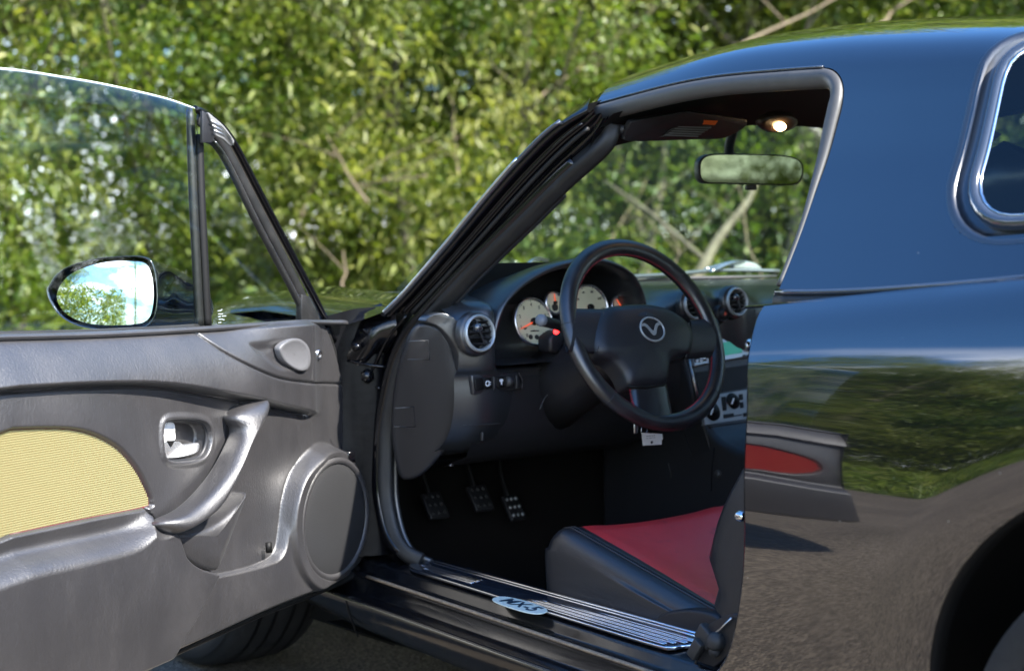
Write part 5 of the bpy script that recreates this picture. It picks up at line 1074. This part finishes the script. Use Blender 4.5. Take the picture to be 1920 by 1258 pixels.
# woven insert: fine upright pleats, gold on the faces towards the latch end, red on those towards the hinge
def clip_rows(step):
    Q = insert_o; out = []
    for s in np.arange(dUV(262, 938)[0]+.001, 1.10, step):
        zs_ = []
        for a, b in zip(Q, np.roll(Q, -1, axis=0)):
            if (a[0]-s)*(b[0]-s) < 0: zs_.append(a[1]+(b[1]-a[1])*(s-a[0])/(b[0]-a[0]))
        if len(zs_) >= 2: out.append((s, min(zs_)+.002, max(zs_)-.002))
    return out
cl = clip_rows(.0030); bg = MB(); br_ = MB(); NZ2 = 10
def io(s, z): return .0165
for (a, b) in zip(cl[:-1], cl[1:]):
    hs_ = .0017
    A = [dP(a[0], a[1]+(a[2]-a[1])*t, io(a[0], 0)) for t in np.linspace(0, 1, NZ2)]
    Mi = [dP((a[0]+b[0])/2, b[1]+(b[2]-b[1])*t, io(b[0], 0)+.0024) for t in np.linspace(0, 1, NZ2)]
    B = [dP(b[0], b[1]+(b[2]-b[1])*t, io(b[0], 0)) for t in np.linspace(0, 1, NZ2)]
    br_.grid([A, Mi]); bg.grid([Mi, B])
GOLD2 = GOLD
wv = bg.obj('door_insert', GOLD2, door, smooth=False); br_.obj('insert_red_threads', RWEAVE, wv, smooth=False)
nt = GOLD.node_tree; b_ = nt.nodes['Principled BSDF']; t_ = nt.nodes.new('ShaderNodeTexCoord'); w_ = nt.nodes.new('ShaderNodeTexWave'); w_.bands_direction = 'Z'; w_.inputs['Scale'].default_value = 90; w_.inputs['Distortion'].default_value = .2
nt.links.new(t_.outputs['Object'], w_.inputs['Vector']); bb_ = nt.nodes.new('ShaderNodeBump'); bb_.inputs['Strength'].default_value = .38; bb_.inputs['Distance'].default_value = .0012; nt.links.new(w_.outputs[0], bb_.inputs['Height']); nt.links.new(bb_.outputs[0], b_.inputs['Normal'])
tubeo('insert_edge_piping', [dP(p[0], p[1], .0165) for p in cr(insert_o, 1)], .0022, mat('dark_red_piping', (.10, .01, .015), .5), wv, n=6)
# pull handle: swept bar standing off the card, flowing into the armrest end
def hp(a, b, o): P = bP(a, b, HP+DN*o, DN); return P
PH = [((489, 745), (478, 746), .020, .006), ((499, 748), (459, 751), .024, .026), ((502, 760), (438, 765), .032, .040), ((496, 778), (427, 783), .040, .046), ((486, 794), (441, 800), .046, .042), ((474, 816), (443, 815), .050, .040), ((464, 836), (437, 832), .053, .040), ((453, 863), (414, 878), .056, .042), ((430, 914), (380, 922), .060, .044), ((404, 954), (340, 957), .062, .044), ((356, 990), (298, 975), .060, .042), ((322, 1001), (276, 984), .046, .030), ((300, 1006), (266, 990), .026, .016)]
rows = []
for (R_, L_, o, th) in PH:
    a = hp(*R_, o+.007); b = hp(*L_, o-.010); w = b-a; R = []
    for q in np.linspace(0, 2*math.pi, 20, endpoint=False):
        c_, s_ = math.cos(q), math.sin(q); c_ = math.copysign(abs(c_)**.75, c_); s_ = math.copysign(abs(s_)**.55, s_)
        R.append((a+b)/2+w/2*c_*.94+DN*(th/2*(s_)-.0+ (-.004)))
    rows.append(R)
rr_ = [resample(cr([r[k] for r in rows], 5), 46) for k in range(20)]
ph = MB().grid([[rr_[k][i] for k in range(20)] for i in range(46)], cv=True, flip=True).obj('pull_handle', VINYL, door)
# block under the handle's foot, which the armrest cut frames
ft_ = cr([dUV(280, 1000), dUV(330, 992), dUV(372, 972), dUV(412, 935), dUV(426, 922), dUV(402, 985), dUV(378, 1045), dUV(366, 1066), dUV(330, 1056), dUV(300, 1035)], 4, True); ftc = np.mean(ft_, axis=0)
MB().grid([[dP(*(ftc+(p-ftc)*k), h) for p in ft_] for k, h in ((1, .0), (1, .034), (.97, .041), (.88, .046), (.5, .050), (.02, .051))], cv=True, flip=True).obj('handle_foot', VINYL, door)
# lever
rg = [dP(s, z, .008) for s, z in lv]; tubeo('lever_bezel', rg, (.0048, .004), PLAS, door, closed=True, n=10, up=tuple(DN))
MB().grid([[dP(*(np.mean(lv, axis=0)+(p-np.mean(lv, axis=0))*k), h) for p in lv] for k, h in ((1, .006), (.97, -.02), (.9, -.030), (.02, -.030))], cv=True, flip=False).obj('lever_pocket', BLACK, door)
LVM = mat('lever_silver', (.70, .71, .73), .25, metal=.85)
lev = MB().plate([bD(*q, .004) for q in cr([(299, 830), (331, 828), (340, 829), (345, 833), (370, 830), (375, 834), (372, 846), (360, 853), (330, 859), (306, 859), (300, 850)], 3, True)], DN*-.010).obj('door_lever', LVM, door, bev=.0025, seg=3)
MB().plate([bD(*q, .003) for q in cr([(299, 829), (300, 802), (305, 794), (318, 791), (328, 794), (329, 810), (328, 826)], 3, True)], DN*-.008).obj('lock_slider', mat('lock_white', (.78, .78, .78), .35), door, bev=.002)
MB().plate([bD(*q, .0055) for q in ((314, 826), (328, 826), (321, 838))], DN*-.002).obj('lock_arrow', BLACK, lev, smooth=False)
# tweeter lens and screw
tw = cr([dUV(*q) for q in [(503, 648), (520, 636), (540, 635), (555, 648), (560, 668), (557, 688), (545, 695), (528, 690), (510, 676), (502, 660)]], 4, True); tc_ = np.mean(tw, axis=0)
twh = max(hAt(*p) for p in tw); MB().grid([[dP(*(tc_+(p-tc_)*k), twh+h) for p in tw] for k, h in ((1, -.006), (1, .004), (.95, .0065), (.8, .0045), (.4, .002), (.02, .0015))], cv=True, flip=True).obj('tweeter_cover', mat('tweeter_grey', (.10, .10, .105), .36, spec=.7, bump=[('v', 1500, .3)]), door)
sc0 = dUV(598, 665); h0 = hAt(*sc0); MB().lathe(dP(*sc0, h0), DN, [(0, .002), (.0045, .0025), (.0065, .005), (.0085, .0045), (.0095, -.001)], 22).obj('trim_screw', SAT, door)
# speaker grille
GRL = mat('speaker_grille', (.020, .020, .022), .5, spec=.7)
nt_ = GRL.node_tree; v_n = nt_.nodes.new('ShaderNodeTexVoronoi'); v_n.inputs['Scale'].default_value = 360; v_n.inputs['Randomness'].default_value = 0; t_n = nt_.nodes.new('ShaderNodeTexCoord'); m_n = nt_.nodes.new('ShaderNodeMapping'); m_n.inputs['Rotation'].default_value = (0, 0, math.pi-(math.pi/2-AL)); s_n = nt_.nodes.new('ShaderNodeSeparateXYZ'); c_n = nt_.nodes.new('ShaderNodeCombineXYZ'); v_n.voronoi_dimensions = '2D'
nt_.links.new(t_n.outputs['Object'], m_n.inputs[0]); nt_.links.new(m_n.outputs[0], s_n.inputs[0]); nt_.links.new(s_n.outputs[0], c_n.inputs[0]); nt_.links.new(s_n.outputs[2], c_n.inputs[1]); nt_.links.new(c_n.outputs[0], v_n.inputs['Vector']); r_n = nt_.nodes.new('ShaderNodeValToRGB'); r_n.color_ramp.elements[0].position = .30; r_n.color_ramp.elements[0].color = (.001, .001, .001, 1); r_n.color_ramp.elements[1].position = .46; r_n.color_ramp.elements[1].color = (.035, .035, .037, 1)
nt_.links.new(v_n.outputs['Distance'], r_n.inputs[0]); nt_.links.new(r_n.outputs[0], nt_.nodes['Principled BSDF'].inputs['Base Color'])
hs0 = .026; R_ = .103
sg_ = MB().lathe(dP(gx[0], gx[1], hs0), DN, [(R_*1.10, .004), (R_*1.06, .0075), (R_*1.02, .008), (R_*.985, .004)], 72).obj('speaker_ring', VINYL, door)
MB().lathe(dP(gx[0], gx[1], hs0), DN, [(0, .009), (R_*.4, .0085), (R_*.8, .006), (R_*.97, .003), (R_*1.0, .002)], 72).obj('speaker_grille', GRL, sg_)
# pocket notch
MB().box(bD(504, 1026, .022), (.010, .006, .018)).obj('pocket_gap', BLACK, door)
# ---- glass
gtop = [(0, 128), (60, 134), (130, 145), (200, 157), (270, 172), (330, 187), (378, 204)]
gt = cr([dUV(*p, -.03) for p in gtop], 6); ex = gt[0]+np.array([.17, -.005]); gt = np.vstack([ex, gt])
R2 = []
for s, z in gt:
    zb_ = float(np.interp(s, belt[:, 0], belt[:, 1]))-.01; R2.append([dP(s, zb_+(z-zb_)*t, -.026-.020*t*t) for t in np.linspace(0, 1, 10)])
dg_ = MB().grid(R2).obj('door_glass', GLS, door, sol=.0035)
tubeo('glass_top_edge', [dP(s, z+.0006, -.046) for s, z in gt], (.0026, .0022), mat('glass_edge', (.55, .62, .58), .2, spec=.8), dg_, n=8)
# division bar
bar = [dUV(381, 207, -.03), dUV(376, 300, -.03), dUV(374, 400, -.03), dUV(376, 520, -.03), dUV(380, 612, -.03)]
bar = cr(bar, 6)
MB().tube([dP(s+.008, z, -.030-.02*((z-.77)/.35)**2) for s, z in bar], (.009, .007), n=12, up=tuple(DN)).obj('division_bar', RUB, door)
MB().tube([dP(s-.007, z, -.026-.02*((z-.77)/.35)**2) for s, z in bar[3:]], (.0085, .008), n=12, up=tuple(DN)).obj('division_channel', BLACK, door)
# slanted frame: outer rubber, middle channel, inner bead
fo = cr([dUV(*p, -.03) for p in [(383, 204), (398, 210), (420, 226), (440, 250), (458, 283), (490, 355), (530, 440), (570, 520), (600, 580), (625, 640)]], 5)
fm = cr([dUV(*p, -.03) for p in [(392, 222), (415, 240), (432, 265), (452, 305), (485, 378), (525, 462), (560, 535), (585, 590)]], 5)
fi = cr([dUV(*p, -.03) for p in [(400, 262), (412, 268), (428, 292), (448, 335), (478, 405), (512, 475), (545, 540), (566, 585), (568, 604)]], 5)
of = lambda z: -.030-.02*((z-.77)/.35)**2
qf = tubeo('quarter_frame', [dP(s, z, of(z)) for s, z in fo], (.0065, .008), JAMB, door, n=12, up=tuple(DN))
tubeo('quarter_channel', [dP(s, z, of(z)-.004) for s, z in fm], (.0115, .006), RUB, door, n=12, up=tuple(DN))
tubeo('quarter_inner_bead', [dP(s, z, of(z)+.001) for s, z in fi], (.0058, .006), RUB, door, n=12, up=tuple(DN))
tubeo('quarter_bright_line', [dP(s-.002, z, of(z)+.007) for s, z in fi[4:]], (.0010, .0010), SAT, door, n=6)
gp_ = MB().plate([bD(*q, -.012) for q in cr([(390, 212), (402, 220), (420, 236), (436, 258), (440, 266), (434, 274), (420, 262), (405, 254), (402, 240)], 3, True)], DN*-.006).obj('frame_corner_rubber', mat('worn_rubber', (.16, .16, .16), .5), door, bev=.0015)
for k in range(3): tubeo('corner_rib', [bD(*q, -.010) for q in ((395+k*3, 226+k*9), (416+k*3, 238+k*8), (434+k*2, 260+k*6))][: 3], .0010, SAT, gp_, n=6)
MB().plate([bD(*q, -.016) for q in ((380, 208), (391, 214), (402, 238), (404, 256), (398, 268), (380, 268))], DN*-.006).obj('frame_corner_plate', PLAS, door, bev=.001)
MB().plate([bD(*q, -.020) for q in ((566, 552), (581, 556), (610, 618), (600, 622), (566, 600))], DN*-.014).obj('frame_foot', RUB, door, bev=.002)
tri = [dP(s, z, -.034) for s, z in ([tuple(dUV(394, 610)), tuple(dUV(396, 430)), tuple(dUV(402, 262))]+[tuple(p) for p in fi[3:-2]]+[tuple(dUV(568, 604))])]
qg = MB().plate(tri, DN*-.0035).obj('quarter_glass', QGL, door, smooth=False)
et_ = MB(); 
for k, (a, b, w) in enumerate([(408, 582, 7), (414, 580, 3), (409, 588, 9), (409, 593, 5), (416, 592, 8), (410, 598, 8), (418, 599, 3), (409, 604, 6)]): et_.plate([bD(a, b, -.0335), bD(a+w, b-.4, -.0335), bD(a+w, b+1.2, -.0335), bD(a, b+1.6, -.0335)], DN*.0002)
et_.obj('etched_mark', mat('etch', (.32, .36, .36), .6), qg, smooth=False)
# ---- exterior mirror, seen through the door glass
p0 = bD(195, 550, -.17); vd = nrm(ray(195, 550)); tgt = nrm(np.array([-.86, -.50, .135])); mn = nrm(tgt-vd)
ro = cr([(88, 552), (93, 533), (110, 511), (142, 494), (190, 483), (235, 480), (262, 480), (283, 487), (293, 512), (297, 555), (293, 590), (282, 608), (262, 617), (225, 620), (180, 618), (140, 609), (108, 588)], 5, True)
B_ = [bP(a, b, p0, mn) for a, b in ro]; c_ = np.mean(B_, axis=0); tail = bP(352, 575, dP(.55, .8, -.09), DN)
gi = cr([(106, 556), (113, 535), (133, 514), (165, 500), (205, 491), (245, 490), (272, 494), (284, 515), (288, 553), (284, 586), (273, 602), (250, 608), (205, 610), (165, 606), (132, 594), (113, 576)], 5, True)
rows = [[bP(a, b, p0-mn*.012, mn) for a, b in [np.array([197, 550])+(np.array(q)-np.array([197, 550]))*.90 for q in ro]]]
for k, h in ((.955, -.001), (.985, .004), (1.0, .001), (1.005, -.012)): rows.append([c_+(p-c_)*k+mn*h for p in B_])
for t in (.15, .3, .45, .6, .8, 1.0):
    cc_ = c_*(1-t)+(tail-mn*.03)*t-mn*.075*math.sin(math.pi*min(1, t*.9)); sc = (1-t**1.6*.62); rows.append([cc_+(p-c_)*np.array([sc, sc, sc*(1-.25*t)]) for p in B_])
mh = MB().grid(rows, cv=True).obj('door_mirror', PAINT, door)
G_ = [bP(a, b, p0-mn*.002, mn) for a, b in gi]; gc = np.mean(G_, axis=0)
MB().grid([[gc+(p-gc)*k+mn*(.0025-np.sum(((p-gc)*k)**2)/(2*1.15)) for p in G_] for k in np.linspace(1, .004, 16)], cv=True).obj('door_mirror_glass', MIRR, mh)
